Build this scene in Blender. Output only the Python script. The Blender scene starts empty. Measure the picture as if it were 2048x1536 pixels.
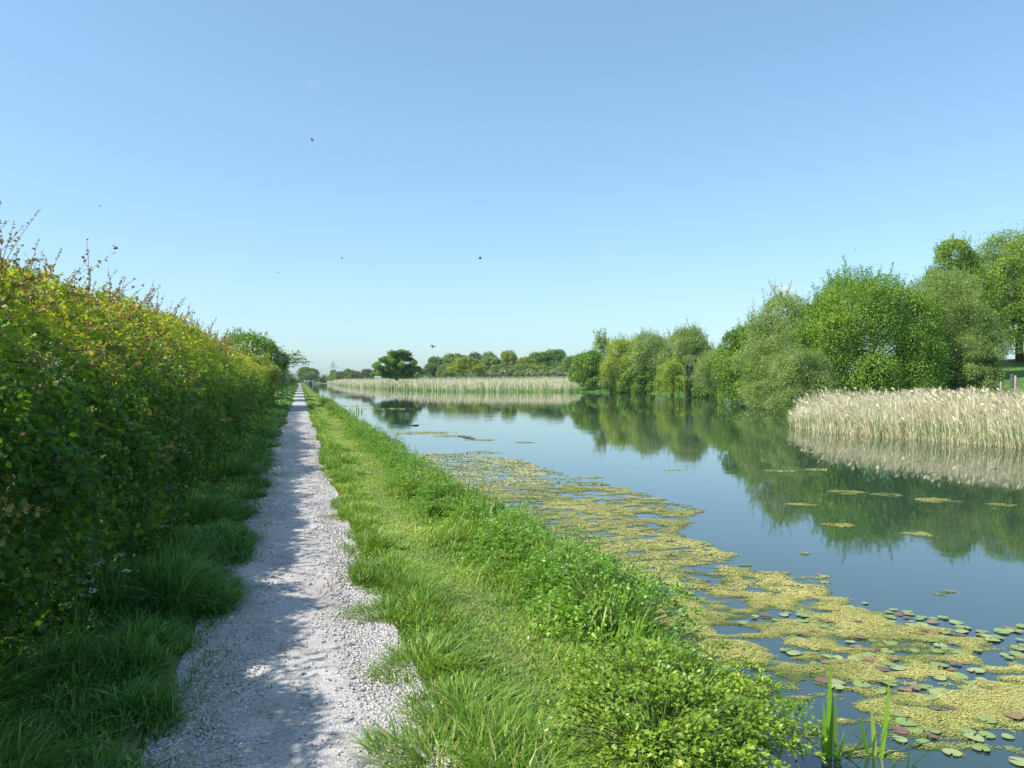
import bpy, math, numpy as np
from mathutils import Vector, Matrix
rng = np.random.default_rng(11)
scene = bpy.context.scene
COL = scene.collection
R = math.radians

# ------------------------------------------------------------------ camera frame
F, HY, CZ, TH, WZ = 1539.0, 760.0, 1.6, R(15.4), -0.35
cT, sT = math.cos(TH), math.sin(TH)

def c2w(xc, d):
    return xc * cT + d * sT, -xc * sT + d * cT

def G(px, py, z):
    """ground point (height z) seen at photo pixel"""
    d = (CZ - z) * F / (py - HY)
    x, y = c2w((px - 1024) / F * d, d)
    return np.array([x, y, z])

def PD(px, py, d):
    x, y = c2w((px - 1024) / F * d, d)
    return np.array([x, y, CZ - (py - HY) / F * d])

def depth(x, y):
    return x * sT + y * cT

# ------------------------------------------------------------------ noise
def vnoise(x, y, seed=0):
    x = np.asarray(x, float); y = np.asarray(y, float)
    xi = np.floor(x).astype(np.int64); yi = np.floor(y).astype(np.int64)
    fx = x - xi; fy = y - yi
    fx = fx * fx * (3 - 2 * fx); fy = fy * fy * (3 - 2 * fy)
    def h(a, b):
        n = (a * 374761393 + b * 668265263 + seed * 974711) & 0x7fffffff
        n = ((n ^ (n >> 13)) * 1274126177) & 0x7fffffff
        return ((n ^ (n >> 16)) & 0xffff) / 65535.0
    a = h(xi, yi) * (1 - fx) + h(xi + 1, yi) * fx
    b = h(xi, yi + 1) * (1 - fx) + h(xi + 1, yi + 1) * fx
    return a * (1 - fy) + b * fy

def fbm(x, y, seed=0, o=4):
    s = 0; a = 0.5; t = 0
    for k in range(o):
        s = s + a * vnoise(x * 2 ** k, y * 2 ** k, seed + k); t += a; a *= 0.5
    return s / t

def sstep(a, b, x):
    t = np.clip((x - a) / (b - a), 0, 1)
    return t * t * (3 - 2 * t)

# ------------------------------------------------------------------ mesh helpers
def norm(v):
    return v / (np.linalg.norm(v, axis=-1, keepdims=True) + 1e-9)

class MB:
    def __init__(s):
        s.V = []; s.Fl = []; s.n = 0; s.A = []
    def add(s, V, faces, v=0.5):
        """V (n,3); faces list of int arrays (m,k); v per-vertex or scalar"""
        V = np.asarray(V, float).reshape(-1, 3)
        s.V.append(V)
        for f in faces:
            f = np.asarray(f, np.int64)
            if f.size: s.Fl.append(f + s.n)
        s.A.append(np.broadcast_to(np.asarray(v, float), (len(V),)).copy())
        s.n += len(V)
        return s
    def build(s, name, mat, parent=None, smooth=False):
        me = bpy.data.meshes.new(name)
        V = np.concatenate(s.V); A = np.concatenate(s.A)
        me.vertices.add(len(V)); me.vertices.foreach_set('co', V.astype(np.float32).ravel())
        loops = np.concatenate([f.ravel() for f in s.Fl]).astype(np.int32)
        lens = np.concatenate([np.full(len(f), f.shape[1]) for f in s.Fl])
        starts = np.concatenate([[0], np.cumsum(lens)[:-1]]).astype(np.int32)
        me.loops.add(len(loops)); me.polygons.add(len(lens))
        me.polygons.foreach_set('loop_start', starts)
        me.loops.foreach_set('vertex_index', loops)
        me.update(calc_edges=True)
        at = me.attributes.new('vary', 'FLOAT', 'POINT')
        at.data.foreach_set('value', A.astype(np.float32))
        if smooth:
            me.polygons.foreach_set('use_smooth', np.ones(len(lens), bool))
        if mat: me.materials.append(mat)
        o = bpy.data.objects.new(name, me); COL.objects.link(o)
        if parent: o.parent = parent
        return o

def scatter(mb, tv, tf, pos, ax, nr, size, v):
    """instances of a template: tv (k,3) with x=side, y=along the axis, z=normal"""
    n = len(pos)
    if n == 0: return
    ax = norm(ax); sd = norm(np.cross(ax, nr)); nz = np.cross(sd, ax)
    size = np.broadcast_to(np.asarray(size, float), (n,)) if np.ndim(size) < 2 else size
    t = tv[None]
    sz = size[:, None, None]
    V = pos[:, None] + sz * (t[..., 0:1] * sd[:, None] + t[..., 1:2] * ax[:, None] + t[..., 2:3] * nz[:, None])
    k = len(tv)
    off = (np.arange(n) * k)[:, None, None]
    fs = [(np.asarray(f)[None] + off).reshape(-1, np.asarray(f).shape[1]) for f in tf]
    mb.add(V.reshape(-1, 3), fs, np.repeat(np.broadcast_to(v, (n,)), k))

# leaf templates
LEAF = (np.array([[0, 0, 0], [-.32, .45, .07], [0, 1, -.05], [.32, .45, .07]]), [[[0, 1, 2, 3]]])
NARROW = (np.array([[0, 0, 0], [-.17, .45, .05], [0, 1, -.1], [.17, .45, .05]]), [[[0, 1, 2, 3]]])
HAW = (np.array([[0, 0, 0], [0, .5, -.05], [0, 1, -.02],
                 [-.22, .22, .04], [-.46, .36, .10], [-.24, .46, .04], [-.42, .68, .08], [-.18, .74, .03], [-.16, .95, .03],
                 [.22, .22, .04], [.46, .36, .10], [.24, .46, .04], [.42, .68, .08], [.18, .74, .03], [.16, .95, .03]]),
       [[[0, 1, 2, 8, 7, 6, 5, 4, 3]], [[2, 1, 0, 9, 10, 11, 12, 13, 14]]])
LOBE = (np.array([[0, 0, 0], [0, 1, -.08], [-.3, .3, .05], [-.2, .5, .02], [-.4, .75, .06], [-.12, .78, 0],
                  [.3, .3, .05], [.2, .5, .02], [.4, .75, .06], [.12, .78, 0]]),
        [[[0, 1, 5, 4, 3, 2]], [[1, 0, 6, 7, 8, 9]]])
HEX = (np.array([[math.cos(a) * r, math.sin(a) * r, 0] for a, r in zip(np.arange(6) * math.pi / 3, (1, .75, 1.1, .8, 1.05, .7))]),
       [[[0, 1, 2, 3, 4, 5]]])
QUAD = (np.array([[-.5, -.5, 0], [.5, -.5, 0], [.5, .5, 0], [-.5, .5, 0]]), [[[0, 1, 2, 3]]])

def rdir(n):
    v = rng.normal(size=(n, 3)); return norm(v)

def tube(mb, pts, rad, sides=5, v=0.5):
    pts = np.asarray(pts, float); m = len(pts)
    rad = np.broadcast_to(np.asarray(rad, float), (m,))
    tg = norm(np.gradient(pts, axis=0))
    ref = np.where(np.abs(tg[:, 2:3]) > .9, np.array([[1., 0, 0]]), np.array([[0, 0, 1.]]))
    a = norm(np.cross(tg, ref)); b = np.cross(tg, a)
    an = np.arange(sides) * 2 * math.pi / sides
    V = pts[:, None] + rad[:, None, None] * (np.cos(an)[None, :, None] * a[:, None] + np.sin(an)[None, :, None] * b[:, None])
    i = np.arange(m - 1)[:, None] * sides; j = np.arange(sides)[None]; jn = (j + 1) % sides
    f = np.stack([i + j, i + jn, i + sides + jn, i + sides + j], -1).reshape(-1, 4)
    caps = [np.arange(sides)[::-1][None], (np.arange(sides) + (m - 1) * sides)[None]]
    mb.add(V.reshape(-1, 3), [f] + caps, v)

def box(mb, c, s, v=0.5, rz=0):
    x, y, z = np.array(s) / 2
    V = np.array([[-x, -y, -z], [x, -y, -z], [x, y, -z], [-x, y, -z], [-x, -y, z], [x, -y, z], [x, y, z], [-x, y, z]])
    if rz:
        cr, sr = math.cos(rz), math.sin(rz)
        V = np.stack([V[:, 0] * cr - V[:, 1] * sr, V[:, 0] * sr + V[:, 1] * cr, V[:, 2]], -1)
    mb.add(V + np.array(c), [[[0, 3, 2, 1], [4, 5, 6, 7], [0, 1, 5, 4], [1, 2, 6, 5], [2, 3, 7, 6], [3, 0, 4, 7]]], v)

def thing(name, label, cat, loc=(0, 0, 0), group=None):
    o = bpy.data.objects.new(name, None); COL.objects.link(o)
    o.location = loc; o.empty_display_size = .2
    return tag(o, label, cat, group)

def tag(o, label, cat, group=None):
    o['label'] = label; o['category'] = cat
    if group: o['group'] = group
    return o

def kind(o, k, label=None, cat=None):
    o['kind'] = k
    if label: o['label'] = label; o['category'] = cat or k
    return o

def copy_tree(o, loc, scale=1, rz=0, label=None, group=None):
    c = o.copy(); COL.objects.link(c)
    c.location = loc; c.rotation_euler = (0, 0, rz); c.scale = (scale,) * 3 if np.ndim(scale) == 0 else scale
    if label: c['label'] = label
    if group: c['group'] = group
    for ch in o.children:
        d = ch.copy(); COL.objects.link(d); d.parent = c
        for g in ch.children:
            e = g.copy(); COL.objects.link(e); e.parent = d
    return c

# ------------------------------------------------------------------ materials
def newmat(name):
    m = bpy.data.materials.new(name); m.use_nodes = True
    nt = m.node_tree; nt.nodes.clear()
    return m, nt, nt.nodes.new('ShaderNodeOutputMaterial')

def ramp(nt, stops, interp='LINEAR'):
    r = nt.nodes.new('ShaderNodeValToRGB'); cr = r.color_ramp; cr.interpolation = interp
    while len(cr.elements) < len(stops): cr.elements.new(0.5)
    for e, (p, c) in zip(cr.elements, stops):
        e.position = p; e.color = (*c, 1)
    return r

def noise_node(nt, scale, detail=3, coord='Object', stretch=None):
    tc = nt.nodes.new('ShaderNodeTexCoord'); n = nt.nodes.new('ShaderNodeTexNoise')
    n.inputs['Scale'].default_value = scale; n.inputs['Detail'].default_value = detail
    src = tc.outputs[coord]
    if stretch:
        mp = nt.nodes.new('ShaderNodeMapping'); mp.inputs['Scale'].default_value = stretch
        nt.links.new(src, mp.inputs['Vector']); src = mp.outputs['Vector']
    nt.links.new(src, n.inputs['Vector'])
    return n

def leafmat(name, stops, trans=.4, rough=.45, spec=.35, clump=None, interp='LINEAR', tint=(1.25, 1.15, .55)):
    m, nt, out = newmat(name); L = nt.links.new
    at = nt.nodes.new('ShaderNodeAttribute'); at.attribute_name = 'vary'
    r = ramp(nt, stops, interp); L(at.outputs['Fac'], r.inputs['Fac'])
    col = r.outputs['Color']
    if clump:
        n = noise_node(nt, clump, 2)
        hs = nt.nodes.new('ShaderNodeHueSaturation')
        mr = nt.nodes.new('ShaderNodeMapRange'); mr.inputs['From Min'].default_value = .3; mr.inputs['From Max'].default_value = .7
        mr.inputs['To Min'].default_value = .75; mr.inputs['To Max'].default_value = 1.3
        L(n.outputs['Fac'], mr.inputs['Value']); L(mr.outputs['Result'], hs.inputs['Value'])
        mh = nt.nodes.new('ShaderNodeMapRange'); mh.inputs['From Min'].default_value = .3; mh.inputs['From Max'].default_value = .7
        mh.inputs['To Min'].default_value = .515; mh.inputs['To Max'].default_value = .485
        L(n.outputs['Fac'], mh.inputs['Value']); L(mh.outputs['Result'], hs.inputs['Hue'])
        L(col, hs.inputs['Color']); col = hs.outputs['Color']
    p = nt.nodes.new('ShaderNodeBsdfPrincipled')
    p.inputs['Roughness'].default_value = rough; p.inputs['Specular IOR Level'].default_value = spec
    L(col, p.inputs['Base Color'])
    if trans > 0:
        t = nt.nodes.new('ShaderNodeBsdfTranslucent')
        mu = nt.nodes.new('ShaderNodeMixRGB'); mu.blend_type = 'MULTIPLY'; mu.inputs[0].default_value = 1
        mu.inputs[2].default_value = (*tint, 1)
        L(col, mu.inputs[1]); L(mu.outputs[0], t.inputs['Color'])
        mx = nt.nodes.new('ShaderNodeMixShader'); mx.inputs[0].default_value = trans
        L(p.outputs[0], mx.inputs[1]); L(t.outputs[0], mx.inputs[2]); L(mx.outputs[0], out.inputs[0])
    else:
        L(p.outputs[0], out.inputs[0])
    return m

def plain(name, col, rough=.8, spec=.3, var=.25, scale=8, bump=0):
    m, nt, out = newmat(name); L = nt.links.new
    p = nt.nodes.new('ShaderNodeBsdfPrincipled'); p.inputs['Roughness'].default_value = rough
    p.inputs['Specular IOR Level'].default_value = spec
    n = noise_node(nt, scale, 4)
    r = ramp(nt, [(.3, tuple(c * (1 - var) for c in col)), (.7, tuple(min(1, c * (1 + var)) for c in col))])
    L(n.outputs['Fac'], r.inputs['Fac']); L(r.outputs['Color'], p.inputs['Base Color'])
    if bump:
        b = nt.nodes.new('ShaderNodeBump'); b.inputs['Strength'].default_value = bump; b.inputs['Distance'].default_value = .02
        L(n.outputs['Fac'], b.inputs['Height']); L(b.outputs[0], p.inputs['Normal'])
    L(p.outputs[0], out.inputs[0])
    return m

M = {}
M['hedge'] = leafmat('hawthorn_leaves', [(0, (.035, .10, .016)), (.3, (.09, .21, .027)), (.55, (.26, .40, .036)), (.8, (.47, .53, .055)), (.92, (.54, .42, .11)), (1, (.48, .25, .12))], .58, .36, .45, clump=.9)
M['shoot'] = leafmat('young_hawthorn_leaves', [(0, (.26, .32, .06)), (.35, (.34, .27, .10)), (.7, (.30, .15, .10)), (1, (.20, .09, .08))], .35, .45, .3)
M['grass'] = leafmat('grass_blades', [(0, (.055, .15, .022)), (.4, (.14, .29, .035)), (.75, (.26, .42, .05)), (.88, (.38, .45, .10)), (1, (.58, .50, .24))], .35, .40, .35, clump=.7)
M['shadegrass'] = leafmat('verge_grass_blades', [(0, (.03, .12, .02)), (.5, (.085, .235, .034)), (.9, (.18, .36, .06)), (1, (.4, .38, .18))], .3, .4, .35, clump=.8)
M['drop'] = leafmat('water_dropwort_leaves', [(0, (.07, .20, .022)), (.5, (.16, .35, .035)), (.85, (.28, .47, .05)), (1, (.42, .50, .12))], .35, .33, .5, clump=1.2)
M['dropyellow'] = leafmat('yellowish_dropwort_leaves', [(0, (.12, .24, .02)), (.5, (.22, .37, .03)), (1, (.40, .46, .07))], .35, .35, .5, clump=1.2)
M['iris'] = leafmat('iris_blades', [(0, (.09, .22, .025)), (.6, (.18, .36, .035)), (1, (.32, .44, .06))], .35, .35, .45)
M['reed'] = leafmat('reed_stems', [(0, (.55, .47, .27)), (.2, (.76, .68, .45)), (.5, (.88, .82, .62)), (.52, (.46, .38, .27)), (.68, (.58, .49, .37)), (.7, (.10, .21, .07)), (.9, (.17, .30, .11)), (1, (.26, .33, .10))], .25, .55, .3, tint=(1.05, 1, .8))
def treemat(name, dark, mid, light, rough=.42, spec=.4, clump=.45):
    return leafmat(name, [(0, dark), (.5, mid), (1, light)], .36, rough, spec, clump=clump)
M['willow'] = treemat('grey_willow_leaves', (.12,.21,.045), (.235,.345,.08), (.41,.49,.18), .45, .45)
M['alder'] = treemat('alder_leaves', (.065,.15,.018), (.16,.30,.03), (.30,.44,.06), .48, .35)
M['sycamore'] = treemat('sycamore_leaves', (.08, .17, .02), (.19, .32, .03), (.34, .46, .055), .48, .35)
M['weep'] = treemat('weeping_willow_leaves', (.13, .22, .025), (.29, .40, .045), (.46, .54, .08), .48, .35)
M['oak'] = treemat('oak_leaves', (0.055, 0.145, 0.017), (0.135, 0.27, 0.03), (0.25, 0.38, 0.05), .48, .35)
M['dull'] = treemat('dull_green_leaves', (0.1, 0.18, 0.04), (0.2, 0.295, 0.07), (0.32, 0.4, 0.12), .48, .35)
M['yellowoak'] = treemat('yellow_green_leaves', (0.14, 0.2, 0.02), (0.28, 0.355, 0.036), (0.42, 0.46, 0.065), .48, .35)
M['pale'] = treemat('sparse_pale_leaves', (.09, .11, .05), (.15, .17, .08), (.22, .23, .12))
M['blossom'] = leafmat('may_blossom', [(0, (.50, .50, .40)), (1, (.80, .79, .72))], .25, .6, .2, tint=(1, 1, .9))
M['bark'] = plain('bark', (.075, .058, .042), .9, .2, .4, 6, .6)
M['twig'] = plain('twigs', (.13, .085, .055), .8, .3, .3, 10)
M['redtwig'] = plain('red_twigs', (.16, .07, .055), .7, .3, .3, 10)
M['stem'] = plain('green_stems', (.12, .19, .04), .6, .3, .3, 10)
M['wood'] = plain('weathered_wood', (.30, .25, .20), .85, .2, .35, 14, .5)
M['darkwood'] = plain('dark_weathered_wood', (.09, .08, .07), .85, .2, .35, 14, .5)
M['driftwood'] = plain('wet_driftwood', (.07, .055, .045), .6, .4, .4, 12, .5)
M['steel'] = plain('galvanised_steel', (.30, .32, .34), .5, .5, .1, .4)
M['white'] = plain('white_paint', (.75, .75, .72), .4, .4, .06, 3)
M['black'] = plain('black_paint', (.02, .022, .03), .4, .4, .2, 3)
M['navy'] = plain('dark_blue_paint', (.02, .03, .07), .35, .5, .2, 3)
M['glass'] = plain('boat_window_glass', (.03, .04, .05), .08, .8, .1, 2)
M['fly'] = plain('fly_body', (.12, .12, .14), .5, .4, .2, 80)
M['wing'] = plain('fly_wing', (.22, .23, .26), .3, .5, .1, 80)

# ground, path, water
def ground_mat():
    m, nt, out = newmat('grassy_soil'); L = nt.links.new
    p = nt.nodes.new('ShaderNodeBsdfPrincipled'); p.inputs['Roughness'].default_value = .95; p.inputs['Specular IOR Level'].default_value = .15
    n1 = noise_node(nt, .15, 6); n2 = noise_node(nt, 3.0, 6)
    r1 = ramp(nt, [(.3, (.055, .12, .025)), (.7, (.10, .19, .04))]); L(n1.outputs['Fac'], r1.inputs['Fac'])
    r2 = ramp(nt, [(.35, (.10, .14, .045)), (.65, (.20, .19, .09))]); L(n2.outputs['Fac'], r2.inputs['Fac'])
    # beside the path the turf is worn and thin (soil shows)
    g = nt.nodes.new('ShaderNodeTexCoord'); sx = nt.nodes.new('ShaderNodeSeparateXYZ'); L(g.outputs['Object'], sx.inputs[0])
    mr = nt.nodes.new('ShaderNodeMapRange'); mr.inputs['From Min'].default_value = 2.6; mr.inputs['From Max'].default_value = 8
    L(sx.outputs['X'], mr.inputs['Value'])
    mx = nt.nodes.new('ShaderNodeMixRGB'); L(mr.outputs['Result'], mx.inputs[0]); L(r2.outputs['Color'], mx.inputs[1]); L(r1.outputs['Color'], mx.inputs[2])
    L(mx.outputs[0], p.inputs['Base Color'])
    b = nt.nodes.new('ShaderNodeBump'); b.inputs['Strength'].default_value = .5; b.inputs['Distance'].default_value = .05
    L(n2.outputs['Fac'], b.inputs['Height']); L(b.outputs[0], p.inputs['Normal'])
    L(p.outputs[0], out.inputs[0]); return m
M['ground'] = ground_mat()

def path_mat():
    m, nt, out = newmat('limestone_dust'); L = nt.links.new
    p = nt.nodes.new('ShaderNodeBsdfPrincipled'); p.inputs['Roughness'].default_value = .9; p.inputs['Specular IOR Level'].default_value = .2
    v = nt.nodes.new('ShaderNodeTexVoronoi'); v.inputs['Scale'].default_value = 75
    tc = nt.nodes.new('ShaderNodeTexCoord'); L(tc.outputs['Object'], v.inputs['Vector'])
    n = noise_node(nt, 5, 8); n2 = noise_node(nt, 130, 3); n3 = noise_node(nt, 1.3, 4)
    r = ramp(nt, [(.25, (.36, .338, .32)), (.75, (.53, .50, .475))]); L(n.outputs['Fac'], r.inputs['Fac'])
    hs = nt.nodes.new('ShaderNodeHueSaturation'); L(r.outputs['Color'], hs.inputs['Color'])
    sep = nt.nodes.new('ShaderNodeSeparateColor'); L(v.outputs['Color'], sep.inputs[0])
    mr = nt.nodes.new('ShaderNodeMapRange'); mr.inputs['To Min'].default_value = .72; mr.inputs['To Max'].default_value = 1.18
    L(sep.outputs[0], mr.inputs['Value']); L(mr.outputs['Result'], hs.inputs['Value'])
    ns = noise_node(nt, 2.2, 5, 'Object', (1.6, .45, 1)); rs = ramp(nt, [(.50, (0, 0, 0)), (.66, (.55, .55, .55))]); L(ns.outputs['Fac'], rs.inputs['Fac'])
    me_ = nt.nodes.new('ShaderNodeMixRGB'); L(rs.outputs['Color'], me_.inputs[0]); L(hs.outputs['Color'], me_.inputs[1]); me_.inputs[2].default_value = (.27, .235, .20, 1)
    L(me_.outputs[0], p.inputs['Base Color'])
    ad = nt.nodes.new('ShaderNodeMath'); ad.operation = 'ADD'; L(n2.outputs['Fac'], ad.inputs[0]); L(v.outputs['Distance'], ad.inputs[1])
    ad2 = nt.nodes.new('ShaderNodeMath'); ad2.operation = 'MULTIPLY'; L(ad.outputs[0], ad2.inputs[0]); L(n3.outputs['Fac'], ad2.inputs[1])
    b = nt.nodes.new('ShaderNodeBump'); b.inputs['Strength'].default_value = .9; b.inputs['Distance'].default_value = .012
    L(ad2.outputs[0], b.inputs['Height']); L(b.outputs[0], p.inputs['Normal'])
    L(p.outputs[0], out.inputs[0]); return m
M['path'] = path_mat()
M['stone'] = leafmat('limestone_chips', [(0, (.33, .315, .30)), (.5, (.47, .447, .428)), (.9, (.60, .575, .55)), (1, (.40, .33, .26))], 0, .85, .25)

def water_mat():
    m, nt, out = newmat('canal_water'); L = nt.links.new
    p = nt.nodes.new('ShaderNodeBsdfPrincipled')
    p.inputs['Base Color'].default_value = (.024, .048, .036, 1)
    p.inputs['Roughness'].default_value = .025; p.inputs['IOR'].default_value = 2.2
    n1 = noise_node(nt, 1.1, 3, 'Object', (1, .7, 1)); n2 = noise_node(nt, 6, 2, 'Object')
    nm = noise_node(nt, .045, 3, 'Object', (1.4, .6, 1))
    mk = nt.nodes.new('ShaderNodeMapRange'); mk.inputs['From Min'].default_value = .45; mk.inputs['From Max'].default_value = .7
    mk.inputs['To Min'].default_value = .15; mk.inputs['To Max'].default_value = 1
    L(nm.outputs['Fac'], mk.inputs['Value'])
    a = nt.nodes.new('ShaderNodeMath'); a.operation = 'MULTIPLY_ADD'; a.inputs[1].default_value = .2
    L(n2.outputs['Fac'], a.inputs[0]); L(n1.outputs['Fac'], a.inputs[2])
    b = nt.nodes.new('ShaderNodeBump'); b.inputs['Distance'].default_value = .012
    ms = nt.nodes.new('ShaderNodeMath'); ms.operation = 'MULTIPLY'; ms.inputs[1].default_value = .8
    L(mk.outputs['Result'], ms.inputs[0]); L(ms.outputs[0], b.inputs['Strength'])
    L(a.outputs[0], b.inputs['Height']); L(b.outputs[0], p.inputs['Normal'])
    L(p.outputs[0], out.inputs[0]); return m
M['water'] = water_mat()
M['algae'] = leafmat('algae_mat', [(0, (.12, .17, .05)), (.3, (.23, .27, .075)), (.6, (.41, .40, .12)), (.9, (.60, .56, .22)), (1, (.24, .15, .08))], .15, .7, .25, clump=1.5)
M['padgreen'] = plain('green_lily_pad', (.21, .28, .085), .45, .45, .2, 9)
M['padpale'] = plain('pale_green_lily_pad', (.28, .33, .13), .5, .45, .2, 9)
M['padred'] = plain('reddish_lily_pad', (.17, .10, .075), .45, .5, .25, 9)
M['padbrown'] = plain('brown_lily_pad', (.24, .16, .075), .45, .4, .3, 9)

# ------------------------------------------------------------------ shoreline and terrain
def gxy(px, py): return G(px, py, WZ)[:2]
far_right = [gxy(648, 765.2), gxy(668, 769.5), gxy(690, 772.5), gxy(740, 777), gxy(820, 781), gxy(900, 783.5), gxy(1150, 784), gxy(1240, 785),
             gxy(1310, 788), gxy(1400, 793), gxy(1450, 800), gxy(1530, 812), gxy(1585, 830), gxy(1575, 852), gxy(1650, 863), gxy(1750, 872), gxy(1900, 884), gxy(2048, 897)]
POLY = np.array([[1.95, -40], [1.98, 2.4], [2.12, 3.3], [2.32, 4.8], [2.30, 6.5], [2.16, 10], [2.08, 16], [2.02, 40], [2.0, 425]] + [list(p) for p in far_right] + [[21, 10], [22, 0], [24, -40]])

def sdist(X, Y):
    """>0 outside the water, distance to the shoreline"""
    X = np.asarray(X, float); Y = np.asarray(Y, float)
    sh = X.shape; x = X.ravel(); y = Y.ravel()
    best = np.full(x.shape, 1e9); ins = np.zeros(x.shape, bool)
    n = len(POLY)
    for i in range(n):
        a = POLY[i]; b = POLY[(i + 1) % n]; e = b - a
        t = np.clip(((x - a[0]) * e[0] + (y - a[1]) * e[1]) / (e @ e), 0, 1)
        best = np.minimum(best, np.hypot(x - a[0] - t * e[0], y - a[1] - t * e[1]))
        c = ((a[1] > y) != (b[1] > y)) & (x < (b[0] - a[0]) * (y - a[1]) / (b[1] - a[1] + 1e-12) + a[0])
        ins ^= c
    return np.where(ins, -best, best).reshape(sh)

hx, hy = c2w((2060 - 1024) / F * 105, 105)
def height(X, Y):
    X = np.asarray(X, float); Y = np.asarray(Y, float)
    s = sdist(X, Y) + (vnoise(X * 1.3, Y * 1.3, 3) - .5) * .22
    left = X < 2.5
    prof = np.where(s < 0, -.35 + np.maximum(s * .9, -.9), np.where(left, -.35 + .36 * sstep(0, .42, s), -.35 + .42 * sstep(0, 1.6, s)))
    z = prof
    # worn path bed, then small humps on the turf
    z = z - .04 * (np.abs(X + .03) < .72) * left
    z = z + np.where(s > .3, (fbm(X * .9, Y * .9, 9) - .5) * .06, 0) * (np.abs(X) > .8) * (np.abs(X) < 40)
    # fields beyond the canal climb gently
    rise = 2.7 * sstep(8, 115, s) + 3.6 * np.exp(-(((X - hx) / 42) ** 2 + ((Y - hy) / 26) ** 2)) * sstep(6, 30, s)
    z = z + np.where(X > 3.2, rise, 0) + np.where((X < -8), .4 * sstep(8, 60, -X), 0)
    z = z + np.where((Y > 436), 1.0 * sstep(436, 500, Y), 0)
    return z

def spaced(segs):
    out = []
    for a, b, st in segs: out.append(np.arange(a, b, st))
    return np.concatenate(out)
gx = np.concatenate([-np.geomspace(1500, 30, 20), spaced([(-28, -5, 1.5), (-5, -.9, .35), (-.9, 1.6, .14), (1.5, 2.9, .07), (2.9, 5, .4), (5, 40, .9), (40, 90, 1.6)]), np.geomspace(92, 1500, 26)])
gy = np.concatenate([-np.geomspace(600, 14, 10), spaced([(-12, 1, 1.2), (1, 12, .16), (12, 30, .35), (30, 140, 1.1), (140, 320, 2.4), (320, 520, 5)]), np.geomspace(525, 1600, 14)])
GX, GY = np.meshgrid(gx, gy)
GZ = height(GX, GY)
nx, ny = len(gx), len(gy)
ii, jj = np.meshgrid(np.arange(ny - 1), np.arange(nx - 1), indexing='ij')
q = np.stack([ii * nx + jj, ii * nx + jj + 1, (ii + 1) * nx + jj + 1, (ii + 1) * nx + jj], -1).reshape(-1, 4)
mb = MB(); mb.add(np.stack([GX, GY, GZ], -1).reshape(-1, 3), [q])
kind(mb.build('ground', M['ground'], smooth=True), 'structure')

wx = np.linspace(1.2, 110, 12); wy = np.linspace(-60, 470, 20)
WX, WY = np.meshgrid(wx, wy)
ii, jj = np.meshgrid(np.arange(19), np.arange(11), indexing='ij')
q = np.stack([ii * 12 + jj, ii * 12 + jj + 1, (ii + 1) * 12 + jj + 1, (ii + 1) * 12 + jj], -1).reshape(-1, 4)
mb = MB(); mb.add(np.stack([WX, WY, np.full_like(WX, WZ)], -1).reshape(-1, 3), [q])
kind(mb.build('canal_water', M['water']), 'structure')

# path: a dust strip with a wavering edge
py_ = np.concatenate([np.arange(-6, 30, .2), np.arange(30, 330, 1.5)])
nearw = np.exp(-np.maximum(py_ - 2.5, 0) / 3.5)
lx = -.67 - .03 * nearw + (fbm(py_ * .8, py_ * 0 + 1, 21) - .5) * .22; rx = .47 + .20 * nearw + (fbm(py_ * .9, py_ * 0 + 5, 22) - .5) * .26
us = np.linspace(0, 1, 11)
PX = lx[:, None] + (rx - lx)[:, None] * us[None]; PY = np.repeat(py_[:, None], 11, 1)
PZ = -.018 + .022 * (1 - (2 * us[None] - 1) ** 2) + (fbm(PX * 4, PY * 4, 23) - .5) * .016
PZ[:, 0] -= .03; PZ[:, -1] -= .03
m_ = len(py_)
ii, jj = np.meshgrid(np.arange(m_ - 1), np.arange(10), indexing='ij')
q = np.stack([ii * 11 + jj, ii * 11 + jj + 1, (ii + 1) * 11 + jj + 1, (ii + 1) * 11 + jj], -1).reshape(-1, 4)
mb = MB(); mb.add(np.stack([PX, PY, PZ], -1).reshape(-1, 3), [q])
kind(mb.build('towpath', M['path'], smooth=True), 'structure')

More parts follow.
